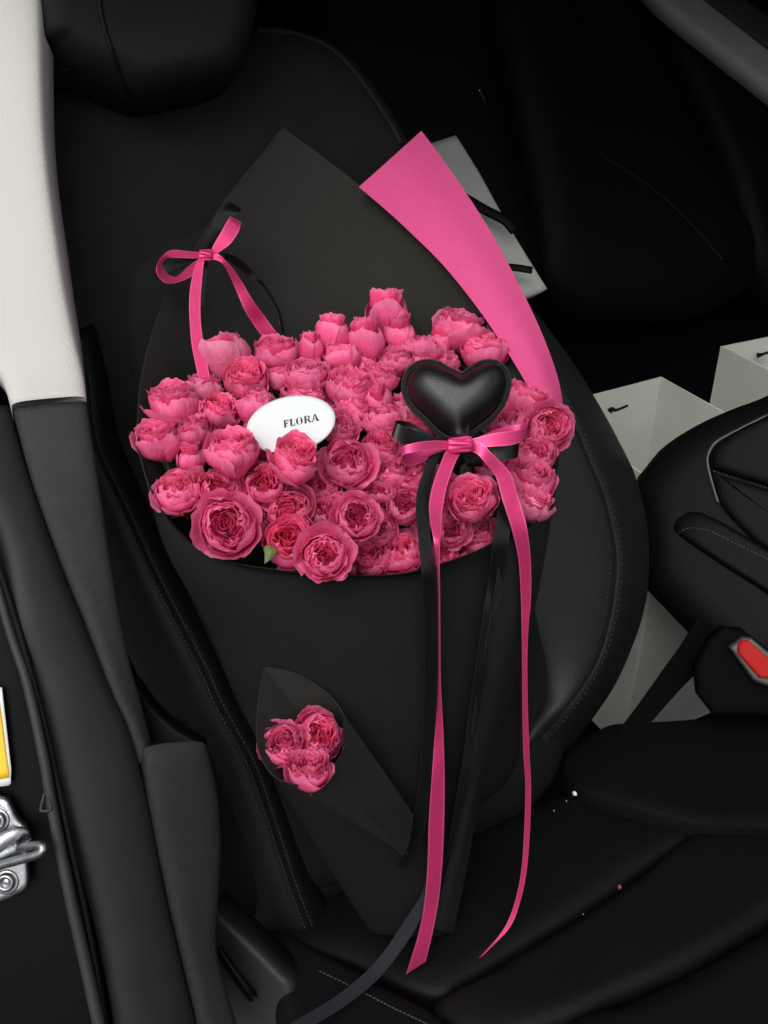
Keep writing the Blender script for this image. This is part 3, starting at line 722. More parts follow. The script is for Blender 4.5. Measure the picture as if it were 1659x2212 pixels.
def rose_parts(kind, seed):
    """list of (name, mesh object) for one bloom of unit radius, axis +Z"""
    rr = random.Random(seed)
    parts = []
    m_out = M['petal_pale'] if kind == 'pale' else M['petal']
    zs = {'bud': 1.15, 'cup': .98, 'pale': 1.0, 'open': .90}[kind]
    # (count, half width, base angle, top angle, radius, flare, closing)
    if kind == 'bud':
        layers = [(3, 1.15, R(-85), R(38), .84, .12, .35), (4, 1.0, R(-80), R(50), .74, .02, .5), (3, 1.1, R(-75), R(56), .63, .0, .6)]
    elif kind in ('cup', 'pale'):
        layers = [(4, 1.0, R(-85), R(18), 1.04, .15, .0), (5, .95, R(-80), R(32), .95, .03, .15), (5, .85, R(-75), R(38), .84, .0, .2)]
    else:
        layers = [(4, 1.0, R(-85), R(10), 1.05, .16, .0), (5, .95, R(-80), R(24), .97, .05, .05), (5, .9, R(-74), R(33), .88, .0, .10), (5, .8, R(-68), R(40), .78, .0, .12)]
    for li, (n, hw, a0, a1, rad, fl, cl) in enumerate(layers):
        ph0 = rr.uniform(0, 6.28)
        for k in range(n):
            V, F, A = [], [], []
            peel = rr.uniform(.1, .38) if (li == 0 and seed % 10 > 1 and rr.random() < .25) else 0
            petal_geo(V, F, A, ph0 + k * 2 * math.pi / n + rr.uniform(-.25, .25), hw * rr.uniform(.85, 1.15), a0, a1 + rr.uniform(-.22, .16), rad * rr.uniform(.96, 1.05), fl * rr.uniform(-.3, 1.6) + peel, cl, 1.0, seed * 50 + li * 10 + k, zs=zs, skew=rr.choice((.05, .06, -.04)))
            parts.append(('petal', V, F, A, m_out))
    # packed ruffled heart of the flower
    V, F, A = [], [], []
    rings = {'bud': [.52, .42, .32, .22, .12], 'open': [.69, .61, .53, .44, .35, .26, .17, .09]}.get(kind, [.80, .72, .64, .56, .48, .39, .30, .21, .12])
    ztop = {'bud': .86, 'cup': .66, 'pale': .62, 'open': .54}[kind]
    qn = rr.choice((3, 4, 4, 5)); qp = rr.uniform(0, 6.28)           # quartered rosette
    for ri, r0 in enumerate(rings):
        n = max(2, int(round(2 + r0 * 6)))
        ph0 = rr.uniform(0, 6.28)
        for k in range(n):
            b = len(V); nu, nv = 15, 5
            phc = ph0 + 2 * math.pi * k / n; hw = math.pi / n * rr.uniform(1.1, 1.9)
            amp = rr.uniform(.02, .075) * (1 if r0 > .15 else .5); fr = rr.uniform(2.2, 4.6); fp = rr.uniform(0, 6.28)
            skew = rr.choice((.09, .10, -.05)) * rr.uniform(.6, 1.2)
            zt = ztop - ({'open': .05, 'cup': .02, 'pale': .05}.get(kind, 0) * (1 - r0)) + rr.uniform(-.08, .08)
            tipu = rr.uniform(-.6, .6); tiph = rr.uniform(.04, .14)
            lean = rr.uniform(-.10, .22)
            for j in range(nv):
                v = j / (nv - 1)
                for i in range(nu):
                    u = -1 + 2 * i / (nu - 1)
                    th = phc + u * hw
                    rad = r0 * (1 + lean * v * v) + skew * u + amp * math.sin(u * fr + fp) * (v * .9 + .1) + .05 * math.cos(qn * th + qp) * (1 - abs(r0 - .45))
                    rad = max(.02, rad)
                    top = zt - .13 * u * u + .03 * math.sin(u * 9 + fp) + tiph * max(0, 1 - abs(u - tipu) / .18)
                    z0 = zt - .46
                    z = z0 + (top - z0) * v
                    V.append((rad * math.cos(th), rad * math.sin(th), z * zs))
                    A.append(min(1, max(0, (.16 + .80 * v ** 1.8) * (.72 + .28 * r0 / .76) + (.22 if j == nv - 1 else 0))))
            for f in gridfaces(nu, nv): F.append(tuple(b + q for q in f))
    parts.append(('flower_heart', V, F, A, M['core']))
    # calyx and a length of stem
    V, F = [], []
    n = 10
    for rad, z in ((.34, -.88), (.30, -1.02), (.14, -1.12), (.055, -1.2), (.05, -1.7)):
        for k in range(n):
            a = 2 * math.pi * k / n; V.append((rad * math.cos(a), rad * math.sin(a), z))
    F = gridfaces(n, 5, True)
    for k in range(5):
        b = len(V); a = 2 * math.pi * k / 5 + .3
        for j in range(5):
            t = j / 4; ww = .16 * math.sin(math.pi * (t * .8 + .2)); al = R(-78) + t * R(46); q = 1.10 + .12 * t * t
            for s in (-1, 0, 1):
                V.append((q * math.cos(al) * math.cos(a + s * ww), q * math.cos(al) * math.sin(a + s * ww), q * math.sin(al)))
        for f in gridfaces(3, 5): F.append(tuple(b + x for x in f))
    parts.append(('calyx', V, F, None, M['stem']))
    # every bloom grows a little crooked
    sq = rr.uniform(.86, 1.0); sa = rr.uniform(0, 3.14)
    for (nm, VV, FF, AA, mm) in parts:
        for i, p in enumerate(VV):
            p = Vector(p)
            o = Vector((seed * 3.1, seed * 1.7, 0))
            p += Vector((noise.noise(p * 1.1 + o), noise.noise(p * 1.1 + o + Vector((9, 0, 0))), noise.noise(p * 1.1 + o + Vector((0, 9, 0))))) * .13
            d = Vector((math.cos(sa), math.sin(sa), 0)); k = p.dot(d)
            p += d * k * (sq - 1)
            VV[i] = tuple(p)
    rs_ = sorted(math.hypot(p[0], p[1]) for (nm, VV, FF, AA, mm) in parts if nm == 'petal' for p in VV)
    k = 1 / rs_[int(len(rs_) * .93)]
    for (nm, VV, FF, AA, mm) in parts:
        for i, p in enumerate(VV): VV[i] = (p[0] * k, p[1] * k, p[2] * k)
    return parts

PROTO = {}
def make_rose(kind, variant, name='rose'):
    key = (kind, variant)
    root = bpy.data.objects.new(name, None); COL.objects.link(root); root.empty_display_size = .02
    if key not in PROTO:
        kids = []
        for nm, V, F, A, m in rose_parts(kind, hash(kind) % 7 * 0 + {'bud': 1, 'cup': 2, 'pale': 3, 'open': 4}[kind] * 10 + variant):
            o = mesh(nm, V, F, m, None, True, attr=A)
            o.parent = root
            kids.append(o)
        PROTO[key] = kids
    else:
        for k in PROTO[key]:
            c = k.copy(); COL.objects.link(c); c.parent = root
    return root

LIGHTDIR = Vector((0, -.3, 1)).normalized()
ROSES = [
 # vx, vy, diameter, kind, tilt towards camera (0 up .. 1 at camera) or None, lateral, ddepth, label
 (486, 765, 112, 'pale', .10, -.45, 0, 'pale pink rose seen from behind, beside the left ribbon tail'),
 (596, 762, 98, 'cup', .35, .05, 0, 'cupped pink rose on the top row below the right ribbon tail end'),
 (670, 757, 56, 'bud', .15, .0, 0, 'small slim rosebud between the two larger roses of the top row left'),
 (715, 726, 74, 'bud', .05, .1, 0, 'tall closed pink bud standing above the left half of the bouquet'),
 (530, 821, 98, 'cup', .45, .1, 0, 'pink rose with deep red heart just below the pale rose'),
 (658, 808, 108, 'open', .35, 0, 0, 'wide pink rose above the rose that touches the card top'),
 (738, 772, 84, 'cup', .2, 0, 0, 'pink rose below the tall bud, with toothed petal rim'),
 (554, 880, 94, 'cup', .3, -.05, 0, 'pink rose at the upper left rim of the white card'),
 (658, 850, 92, 'open', .4, 0, .01, 'ruffled pink rose peeping over the top of the white card'),
 (378, 872, 112, 'cup', .35, -.2, -.01, 'large pink rose at the far left, upper of the left edge'),
 (441, 838, 78, 'pale', .2, -.1, .01, 'dusky pink rose half hidden at the foot of the left ribbon tail'),
 (471, 888, 88, 'cup', .5, .2, 0, 'deep pink rose with closed dark heart right of the large far left rose'),
 (343, 948, 100, 'cup', .45, -.35, -.01, 'leftmost pink rose hanging over the black paper edge'),
 (417, 930, 84, 'cup', .4, 0, -.005, 'pink rose between the leftmost rose and the rose left of the card'),
 (500, 975, 116, 'cup', .35, 0, -.03, 'tall pink cupped rose left of the white card bottom'),
 (411, 990, 64, 'bud', .4, -.1, 0, 'small shaded rose below the leftmost pair'),
 (733, 922, 92, 'open', .6, .5, 0, 'pink rose turned sideways at the right end of the white card'),
 (640, 992, 112, 'cup', .5, .2, -.035, 'pink rose overlapping the bottom of the white card'),
 (385, 1062, 108, 'open', .55, -.25, -.005, 'dark pink ruffled rose at the lower left paper edge'),
 (471, 1056, 92, 'open', .75, 0, -.005, 'small flat open rose above the big lower left rose'),
 (572, 1044, 106, 'open', .7, 0, -.01, 'open rosette below the card, left of its overlapping rose'),
 (490, 1134, 148, 'open', .88, -.1, -.02, 'biggest fully open rose at the lower left'),
 (622, 1100, 112, 'open', .7, .1, -.005, 'open rose right of the biggest lower left rose'),
 (626, 1168, 114, 'cup', .75, .1, -.01, 'pink rose with small dark centre left above the overhanging rose'),
 (701, 1199, 114, 'open', .85, 0, -.035, 'open rose hanging over the middle of the front paper edge'),
 (712, 1104, 92, 'pale', .55, 0, .005, 'loose pink rose with broad smooth petals in the lower middle'),
 (834, 687, 90, 'bud', .1, 0, 0, 'topmost cupped rose in the middle of the back row'),
 (789, 740, 80, 'bud', .2, .05, 0, 'plump pink bud below the topmost middle rose'),
 (862, 724, 66, 'bud', .25, 0, 0, 'small bud right below the topmost middle rose'),
 (994, 708, 112, 'cup', .3, .15, -.005, 'large pink rose alone at the upper right above the heart'),
 (1044, 757, 102, 'cup', .3, .25, -.005, 'pink rose behind the right lobe of the heart'),
 (912, 753, 88, 'open', .3, 0, 0, 'pink rose with frilled rim left of the large upper right rose'),
 (855, 778, 74, 'cup', .3, 0, 0, 'small pink rose above the left lobe of the heart'),
 (898, 790, 86, 'open', .4, -.1, .01, 'ruffled rose touching the top of the left heart lobe'),
 (753, 838, 94, 'cup', .35, 0, 0, 'round pink rose between the card and the middle of the bouquet'),
 (816, 816, 82, 'cup', .3, .1, .005, 'shaded rose left of the heart, third row'),
 (816, 866, 66, 'bud', .4, 0, 0, 'small bud left of the heart side'),
 (950, 782, 92, 'open', .4, .1, .015, 'frilled rose showing in the notch of the heart'),
 (1136, 864, 92, 'cup', .35, .25, 0, 'pink rose with pale cup at the right, below the pink paper'),
 (1186, 922, 106, 'open', .72, .3, -.022, 'rightmost open rose next to the seat bolster'),
 (1094, 912, 104, 'open', .45, .2, 0, 'rose behind the right edge of the heart above the pink loop'),
 (822, 904, 98, 'open', .45, 0, 0, 'wide pink rose right of the sideways rose in the centre'),
 (768, 880, 76, 'cup', .35, .1, .005, 'rose tucked behind the sideways rose near the card'),
 (826, 965, 90, 'cup', .5, 0, 0, 'pink rose left of the black ribbon loop'),
 (877, 878, 78, 'pale', .4, -.2, .01, 'pale petal rose beside the left edge of the heart'),
 (898, 932, 84, 'cup', .5, 0, .005, 'rose just behind the black loop left of the heart tip'),
 (750, 1000, 112, 'open', .7, 0, -.01, 'full open rose in the centre below the sideways rose'),
 (1156, 982, 88, 'open', .6, .3, -.01, 'small open rose below the rightmost open rose'),
 (1146, 1036, 106, 'cup', .5, .3, -.015, 'pink rose at the right edge behind the right ribbon tail'),
 (1150, 1080, 86, 'pale', .5, .5, -.015, 'lowest rose at the right edge with a drooping pale petal'),
 (1021, 1078, 98, 'cup', .65, 0, -.03, 'rose framed between the two pink ribbon tails'),
 (842, 1022, 80, 'cup', .55, 0, 0, 'rose under the left end of the pink bow'),
 (885, 1026, 84, 'cup', .5, 0, 0, 'rose below the left loop of the pink bow'),
 (872, 1092, 92, 'open', .65, 0, -.005, 'rose left of the black tail in the lower middle'),
 (769, 1116, 100, 'open', .75, 0, -.03, 'round cupped rose in the lower centre with pointed front petals'),
 (819, 1060, 78, 'open', .6, 0, 0, 'half hidden ruffled rose above the lower centre rose'),
 (865, 1192, 112, 'open', .65, 0, .002, 'rose at the front paper edge left of the black tail'),
 (977, 1143, 78, 'open', .8, 0, 0, 'loose dark hearted rose right of the left pink tail'),
 (1031, 1160, 88, 'cup', .6, .1, .01, 'rose cut by the front paper edge at the right'),
 (798, 1206, 84, 'cup', .65, 0, .01, 'rose cut by the front paper edge right of the overhanging rose'),
 (960, 1196, 76, 'open', .6, 0, .012, 'low rose at the front paper edge behind the left pink tail'),
 (822, 1148, 66, 'open', .6, 0, .005, 'small ruffled rose right below the lower centre rose'),
 (945, 1050, 86, 'cup', .5, 0, .005, 'shaded rose behind the knot tails of the pink bow'),
 (940, 1110, 76, 'open', .6, 0, .008, 'rose mostly hidden behind the left pink tail'),
 (1075, 1010, 92, 'cup', .5, .1, .004, 'rose behind the right pink tail near the bow'),
 (1085, 970, 80, 'open', .5, .1, .012, 'rose behind the right black loop of the bow'),
 (690, 880, 80, 'cup', .4, 0, .028, 'rose under the right half of the white card'),
 (598, 935, 84, 'cup', .4, 0, .028, 'rose hidden under the left half of the white card'),
 (700, 1050, 84, 'open', .6, 0, .008, 'small ruffled rose left below the centre rose'),
 (548, 970, 70, 'bud', .5, 0, .02, 'dark bud between the tall cupped rose and the card'),
 (965, 850, 84, 'cup', .4, 0, .03, 'rose hidden directly behind the heart'),
 (610, 812, 70, 'pale', .3, -.1, .008, 'broad pale petal rose left of the wide top left rose'),
 (905, 1215, 70, 'open', .7, 0, .012, 'low rose cut by the front paper edge between the two left tails'),
 (750, 1212, 66, 'cup', .6, .1, .014, 'small rose wedged behind the overhanging rose at the paper edge'),
 (945, 745, 60, 'bud', .1, .2, .015, 'dark small bud behind the frilled rose at the upper right'),
 (790, 795, 70, 'cup', .2, 0, .012, 'shaded rose under the plump bud'),
]
cones = [(612, 1608, 104, 'open', .74, -.15, 'left rose with large ruffled centre in the small black cone'),
         (690, 1590, 118, 'open', .80, .1, 'upper right rose with open rosette in the small black cone'),
         (668, 1662, 92, 'cup', .55, .15, 'lowest rose with dark small centre in the small black cone')]
def rose_depth(vx, vy):
    r2 = min(1, ((vx - 770) / 480) ** 2 + ((vy - 960) / 300) ** 2)
    return .95 + (960 - vy) / FV * .50 - .045 * (1 - r2) - .004
cnt = {}
def place(vx, vy, dia, kind, tilt, lat, d, label, group, var=None):
    v = cnt.get(kind, 0); cnt[kind] = v + 1
    if var is not None: v = var
    nvar = {'bud': 3, 'cup': 5, 'pale': 2, 'open': 6}[kind]
    o = make_rose(kind, v % nvar)
    pos = BQ(vx, vy, d)
    depth = (pos - CAM_POS).dot(FW)
    rad = dia / FV * depth / 2 * {'bud': .98, 'cup': 1.0, 'pale': 1.0, 'open': .93}[kind]
    tocam = (CAM_POS - pos).normalized()
    ax = (UP * (1 - tilt) + tocam * tilt * 1.0 + RT * lat * .7)
    ax += Vector((rnd.uniform(-.1, .1), rnd.uniform(-.1, .1), rnd.uniform(-.1, .1)))
    ax.normalize()
    q = ax.to_track_quat('Z', 'Y') @ Matrix.Rotation(rnd.uniform(0, 6.28), 3, 'Z').to_quaternion()
    o.rotation_mode = 'QUATERNION'; o.rotation_quaternion = q
    o.scale = (rad * rnd.uniform(.95, 1.05),) * 2 + (rad * rnd.uniform(.92, 1.08),)
    o.location = pos
    prop(o, label, 'rose', group)
for (x, y, dia, kind, tilt, lat, dd, label) in ROSES:
    place(x, y, dia, kind, tilt, lat, rose_depth(x, y) + dd, label, 'pink roses of the bouquet')
for ci, (x, y, dia, kind, tilt, lat, label) in enumerate(cones):
    place(x, y, dia, kind, tilt, lat, tear_d(x, y) + .004 + (.006 if y < 1640 else -.004), label, 'pink roses in the small cone', ci % 2)

# greenery between the stems
V, F = [], []
lr = random.Random(3)
for i in range(420):
    x = lr.gauss(770, 230); y = lr.gauss(980, 130)
    if ((x - 760) / 430) ** 2 + ((y - 970) / 240) ** 2 > 1: continue
    c = BQ(x, y, rose_depth(x, y) + lr.uniform(.022, .05))
    a = Vector((lr.uniform(-1, 1), lr.uniform(-1, .2), lr.uniform(-.4, 1))).normalized(); s = a.cross(Vector((lr.uniform(-1, 1), lr.uniform(-1, 1), lr.uniform(-1, 1)))).normalized()
    n_ = a.cross(s); L = lr.uniform(.012, .024); b = len(V)
    for t, wd in ((0, .05), (.3, .30), (.65, .28), (1, .02)):
        for k in (-1, 0, 1):
            V.append(c + a * L * (t - .5) + s * k * wd * L - n_ * abs(k) * .06 * L + n_ * .15 * L * t * t)
    for f in gridfaces(3, 4): F.append(tuple(b + q for q in f))
lv = mesh('rose_leaves', V, F, M['leaf'], None)
prop(lv, 'dark green leaves showing in the gaps between the roses', 'leaves', kind='stuff')
lf1 = sheet('leaf', [[BQ(570, 1182, .862), BQ(578, 1178, .858), BQ(590, 1180, .862)], [BQ(572, 1198, .855), BQ(582, 1195, .85), BQ(597, 1192, .855)], [BQ(572, 1218, .852), BQ(577, 1214, .85), BQ(588, 1205, .852)]], 7, 9, mat('pale_leaf', (.13, .19, .06), .5, var=.2, varscale=200), None, .0005)
prop(lf1, 'single light green leaf at the paper edge left of the overhanging rose', 'leaf')

# ------------------------------------------------------------------ card with lettering
cardN = (-FW * .88 + UP * .48).normalized()
CD0 = BQ(628, 915, .893)
card = thing('gift_card', 'white oval card with black lettering stuck among the roses', 'card', CD0)
th_ = R(12)
pts = []
for k in range(48):
    a = 2 * math.pi * k / 48
    x, y = 97 * math.cos(a), 60 * math.sin(a)
    pts.append((628.5 + x * math.cos(th_) + y * math.sin(th_), 916 - x * math.sin(th_) * 1.0 + y * math.cos(th_)))
pillow('card_body', pts, CD0, cardN, M['card'], card, bulge=.0003, wround=.03, back=.0012, n=96, rings=5)
def letter(polys, ox, V, F):
    for poly in polys:
        b = len(V)
        for (x, y) in poly: V.append((ox + x, y))
        F.append(tuple(range(b, b + len(poly))))
def rc(x0, y0, x1, y1): return [(x0, y0), (x1, y0), (x1, y1), (x0, y1)]
def cres(cx, cy, rx, ry, t, a0, a1, n=14):
    o = []; i = []
    for k in range(n + 1):
        a = R(a0 + (a1 - a0) * k / n); s = math.sin(math.pi * k / n)
        o.append((cx + rx * math.cos(a), cy + ry * math.sin(a)))
        i.append((cx + (rx - t * s - .02) * math.cos(a), cy + (ry - .03) * math.sin(a)))
    return [[o[k], o[k + 1], i[k + 1], i[k]] for k in range(n)]
LV, LF = [], []
letter([rc(.06, 0, .28, 1), rc(0, 0, .34, .06), rc(.33, .92, .64, 1), rc(.57, .70, .64, .92), rc(.33, .47, .50, .55), rc(.46, .38, .51, .64)], 0, LV, LF)
letter([rc(.06, .0, .28, 1), rc(0, .94, .34, 1), rc(.33, 0, .66, .08), rc(.59, .08, .66, .32)], .82, LV, LF)
letter(cres(.45, .5, .43, .52, .22, 100, 260) + cres(.45, .5, .43, .52, .22, -80, 80), 1.62, LV, LF)
letter([rc(.06, 0, .28, 1), rc(0, 0, .34, .06), rc(.33, .93, .48, 1), rc(.33, .47, .46, .54)] + cres(.46, .735, .30, .27, .19, -80, 80) + [[(.40, .45), (.62, .45), (.90, 0), (.66, 0)]], 2.70, LV, LF)
letter([[(.40, 1), (.48, .92), (.13, 0), (.07, 0)], [(.42, 1), (.56, 1), (.96, 0), (.70, 0)], rc(.24, .30, .58, .36), rc(0, 0, .22, .05), rc(.60, 0, 1.02, .05)], 3.66, LV, LF)
g0 = Vector((613.5, 923.5)); gx = Vector((76, -15.5)) / 4.66; gy = Vector((-1.5, -15.0))
LP = []
for (x, y) in LV:
    q = g0 + gx * x + gy * y
    LP.append(hit(q.x, q.y, CD0, cardN, .0008))
mesh('lettering', LP, LF, M['ink'], card, False, .0003)
tube('card_stick', [CD0 - cardN * .003 - UP * .02, CD0 - cardN * .01 - UP * .10], .0012, M['card'], card, n=6, k=6)

# ------------------------------------------------------------------ padded heart
HN = (-FW * .96 + UP * .12 + RT * -.04).normalized()
H0 = BQ(990, 860, .880)
hz = [(870, 325), (960, 258), (1060, 200), (1170, 176), (1290, 205), (1380, 290), (1420, 420), (1405, 545), (1350, 680), (1235, 830), (1100, 935), (970, 1025), (880, 1072), (790, 1078), (680, 1050), (560, 960), (450, 842), (330, 730), (250, 610), (220, 490), (237, 380), (290, 280), (400, 197), (530, 176), (640, 200), (740, 258)]
hv = [(822.9 + a * .1984, 740.6 + b * .1984) for a, b in hz]
hrt = thing('heart_ornament', 'padded black leather heart with felt edge standing among the roses', 'ornament', H0)
# felt border
N_ = 130
oc = cr([Vector((p[0], p[1], 0)) for p in hv[1:]] , N_ - 6, False)
oc = oc + [Vector((995.5 - (995.5 - hv[-1][0]) * (1 - t), 805.2 - (805.2 - hv[-1][1]) * (1 - t), 0)) for t in (.35, .7, 1)] + [Vector((995.5 + (hv[1][0] - 995.5) * t, 805.2 + (hv[1][1] - 805.2) * t, 0)) for t in (.25, .5, .75)]
m_ = len(oc)
def inset(k):
    out = []
    for i in range(m_):
        a, b = oc[(i - 2) % m_], oc[(i + 2) % m_]
        t = (b - a).normalized(); nr = Vector((t.y, -t.x, 0))
        c = Vector((994, 880, 0))
        if nr.dot(c - oc[i]) < 0 and abs(oc[i].x - 995) > 20: nr = -nr
        if abs(oc[i].x - 995) <= 20 and oc[i].y < 830: nr = Vector((0, 1, 0))
        out.append(oc[i] + nr * k)
    return out
O0 = [hit(p.x, p.y, H0, HN, 0) for p in oc]
inn = inset(11)
O1 = [hit(p.x, p.y, H0, HN, 0) for p in inn]
V = []
for i in range(m_):
    jit = HN * (.0016 * noise.noise(O0[i] * 900))
    V += [O0[i] - HN * .0025, O0[i] + HN * .001 + jit, O0[i].lerp(O1[i], .35) + HN * .0032 + jit, O0[i].lerp(O1[i], .75) + HN * .0032 - jit, O1[i] + HN * .001, O1[i] - HN * .004]
F = gridfaces(6, m_ , False)
F += [((m_ - 1) * 6 + k, (m_ - 1) * 6 + k + 1, k + 1, k) for k in range(5)]
mesh('felt_edge', V, F, M['felt'], hrt)
# padded face swelling smoothly away from its outline
V = []; ring = 26
cc = [Vector((p.x, p.y, 0)) for p in inn]
ctr2 = Vector((993, 885, 0))
P3 = []; D = []
for k in range(ring + 1):
    t = k / ring * .97
    for p in cc:
        q = p.lerp(ctr2, t)
        w3 = hit(q.x, q.y, H0, HN, 0)
        P3.append(w3)
        D.append(sum(max((w3 - o).length, .0004) ** -4.0 for o in O1[::2]) ** -.25)
dm = max(D)
for w3, d in zip(P3, D):
    x = min(1, max(0, (d / dm - .03) / .62)); y = min(1, d / dm)
    V.append(w3 + HN * (.0125 * (1 - (1 - x) ** 2) ** .5 + .011 * (3 * y * y - 2 * y ** 3) + .0006))
F = gridfaces(m_, ring + 1, True)
V.append(sum(V[-m_:], Vector()) / m_)
F += [(ring * m_ + i, ring * m_ + (i + 1) % m_, len(V) - 1) for i in range(m_)]
hb = mesh('heart_pad', V, F, M['heart'], hrt)
md = hb.modifiers.new('smooth', 'SMOOTH'); md.iterations = 10; md.factor = .5
Vb = [p - HN * .004 for p in O0]; Vb.append(sum(Vb, Vector()) / m_ - HN * .010)
HP = [(p.x, p.y) for p in inset(8)]; HP = HP[6:-8]
stitches('heart_stitching', HP, bvh_of([o for o in hrt.children if o.name.startswith('felt_edge')]), M['thread_dark'], hrt, step=6.5, length=.0024, rad=.0005, lift=.0002)
mesh('heart_back', Vb, [(i, (i + 1) % m_, m_) for i in range(m_)], M['heart'], hrt)
tube('heart_stick', [BQ(990, 950, .884), BQ(988, 1100, .93)], .002, M['black'], hrt, n=8, k=6)

# ------------------------------------------------------------------ ribbons
def HZ(x, y): return (822.9 + x * .1984, 740.6 + y * .1984)
def BZ(x, y): return (713.2 + x * .3307, 630.9 + y * .3307)
def rp(pairs):
    """pairs: (ax, ay, bx, by, d[, d2])"""
    out = []
    for q in pairs:
        d2 = q[5] if len(q) > 5 else q[4]
        out.append((BQ(q[0], q[1], q[4]), BQ(q[2], q[3], d2)))
    return out
def hzp(ax, ay, bx, by, d, d2=None):
    a = HZ(ax, ay); b = HZ(bx, by)
    return (a[0], a[1], b[0], b[1], d, d if d2 is None else d2)
def knot(name, c, rx, ry, rz, m, parent, tilt=0.0):
    V = []; n = 40; k = 12
    for j in range(k + 1):
        ph = math.pi * j / k
        for i in range(n):
            a = 2 * math.pi * i / n
            w_ = 1 + .16 * math.sin(a * 4 + ph * 1.5) + .07 * math.sin(a * 9 + 1)
            sx = (abs(math.sin(ph)) ** .35) * (1 - .18 * math.sin(ph) ** 4)
            x = math.cos(ph) * rx * .8; y = sx * math.cos(a) * ry * w_; z = sx * math.sin(a) * rz * w_
            x, y = x * math.cos(tilt) - y * math.sin(tilt), x * math.sin(tilt) + y * math.cos(tilt)
            V.append(c + RT * x + UP * y - FW * z)
    return mesh(name, V, gridfaces(n, k + 1, True), m, parent)
# heart bow, pink
hb_ = thing('ribbon_bow', 'pink satin bow with two long hanging tails below the black heart', 'ribbon', BQ(993, 962, .865))
SPK, SBK = M['satin_pink'], M['satin_black']
knot('knot', BQ(*HZ(862, 1108), .855), .0135, .0070, .0045, SPK, hb_, .05)
strip('loop', rp([hzp(800, 1078, 800, 1168, .862), hzp(620, 1062, 620, 1158, .855), hzp(420, 1078, 400, 1185, .850), hzp(262, 1118, 262, 1212, .853), hzp(218, 1150, 222, 1290, .862), hzp(300, 1195, 300, 1345, .872), hzp(420, 1190, 470, 1290, .876), hzp(600, 1130, 640, 1180, .873), hzp(780, 1110, 790, 1150, .868)]), 60, SPK, hb_)
strip('loop', rp([hzp(920, 1060, 930, 1150, .862), hzp(1060, 1028, 1060, 1140, .856), hzp(1240, 980, 1240, 1128, .850), hzp(1420, 958, 1410, 1115, .848), hzp(1545, 930, 1540, 1065, .852), hzp(1590, 870, 1575, 1010, .862), hzp(1480, 895, 1480, 985, .872), hzp(1280, 935, 1280, 1020, .874), hzp(1000, 1050, 1000, 1100, .868)]), 60, SPK, hb_)
strip('tail', rp([hzp(770, 1120, 880, 1150, .864), hzp(700, 1190, 860, 1210, .858), hzp(650, 1310, 800, 1330, .852), (934, 1050, 965.7, 1050, .850), (926.5, 1094, 956, 1100, .846), (930, 1130, 953, 1143, .840), (939, 1180, 950, 1190, .834, .826), (944.5, 1235, 949.5, 1232, .838, .825), (946.5, 1290, 950.5, 1290, .852, .838), (946, 1387, 951, 1387, .872, .858), (945, 1475, 952, 1475, .889, .877), (944, 1530, 955, 1530, .896, .886), (938.5, 1600, 958.5, 1600, .905, .897), (932, 1685, 960.5, 1685, .918), (926, 1775, 959.5, 1775, .935), (923.5, 1865, 955.5, 1865, .955), (917, 1945, 948.5, 1938, .972), (904.5, 2015, 934.5, 2015, .984), (877, 2105, 919.5, 2077, .994)]), 150, SPK, hb_)
strip('tail', rp([hzp(930, 1180, 900, 1080, .862), hzp(1040, 1205, 1080, 1085, .852), hzp(1120, 1290, 1195, 1190, .848), (1070, 1028, 1103, 1022, .852), (1082, 1070, 1117, 1066, .850), (1093.5, 1106, 1130, 1106, .846), (1107, 1150, 1140, 1150, .848), (1120, 1210, 1146.5, 1210, .862), (1125, 1289, 1147, 1289, .880), (1127, 1362, 1141, 1362, .895), (1128, 1437, 1139, 1437, .91), (1128.5, 1525, 1140, 1525, .93), (1130.5, 1625, 1143.5, 1625, .955), (1135, 1700, 1147, 1700, .975), (1132, 1800, 1144.5, 1797, .99), (1125.5, 1885, 1137, 1885, .995), (1109.5, 1957, 1122, 1953, .995), (1084.5, 2012, 1100, 2005, .99), (1034.5, 2070, 1046, 2062, .982)]), 150, SPK, hb_)
# heart bow, black
bb = thing('ribbon_bow', 'black satin bow behind the pink bow, its tails beside the pink ones', 'ribbon', BQ(993, 975, .875))
knot('knot', BQ(*HZ(850, 1110), .874), .010, .007, .005, SBK, bb)
strip('loop', rp([hzp(700, 1050, 700, 1090, .872), hzp(560, 1020, 560, 1085, .870), hzp(380, 950, 350, 1098, .866), hzp(230, 900, 215, 1090, .862), hzp(160, 870, 115, 1020, .866), hzp(180, 845, 170, 930, .876), hzp(320, 870, 320, 920, .884), hzp(540, 985, 540, 1030, .882)]), 50, SBK, bb)
strip('loop', rp([hzp(980, 1130, 1000, 1180, .872), hzp(1130, 1135, 1160, 1200, .868), hzp(1280, 1125, 1270, 1265, .864), hzp(1420, 1112, 1410, 1270, .862), hzp(1505, 1100, 1490, 1240, .868), hzp(1440, 1090, 1440, 1180, .880), hzp(1200, 1100, 1200, 1150, .880)]), 50, SBK, bb)
strip('loop', rp([hzp(900, 1180, 1000, 1180, .872), hzp(900, 1240, 1080, 1215, .868), hzp(930, 1310, 1110, 1310, .868), hzp(930, 1340, 1100, 1350, .874)]), 20, SBK, bb)
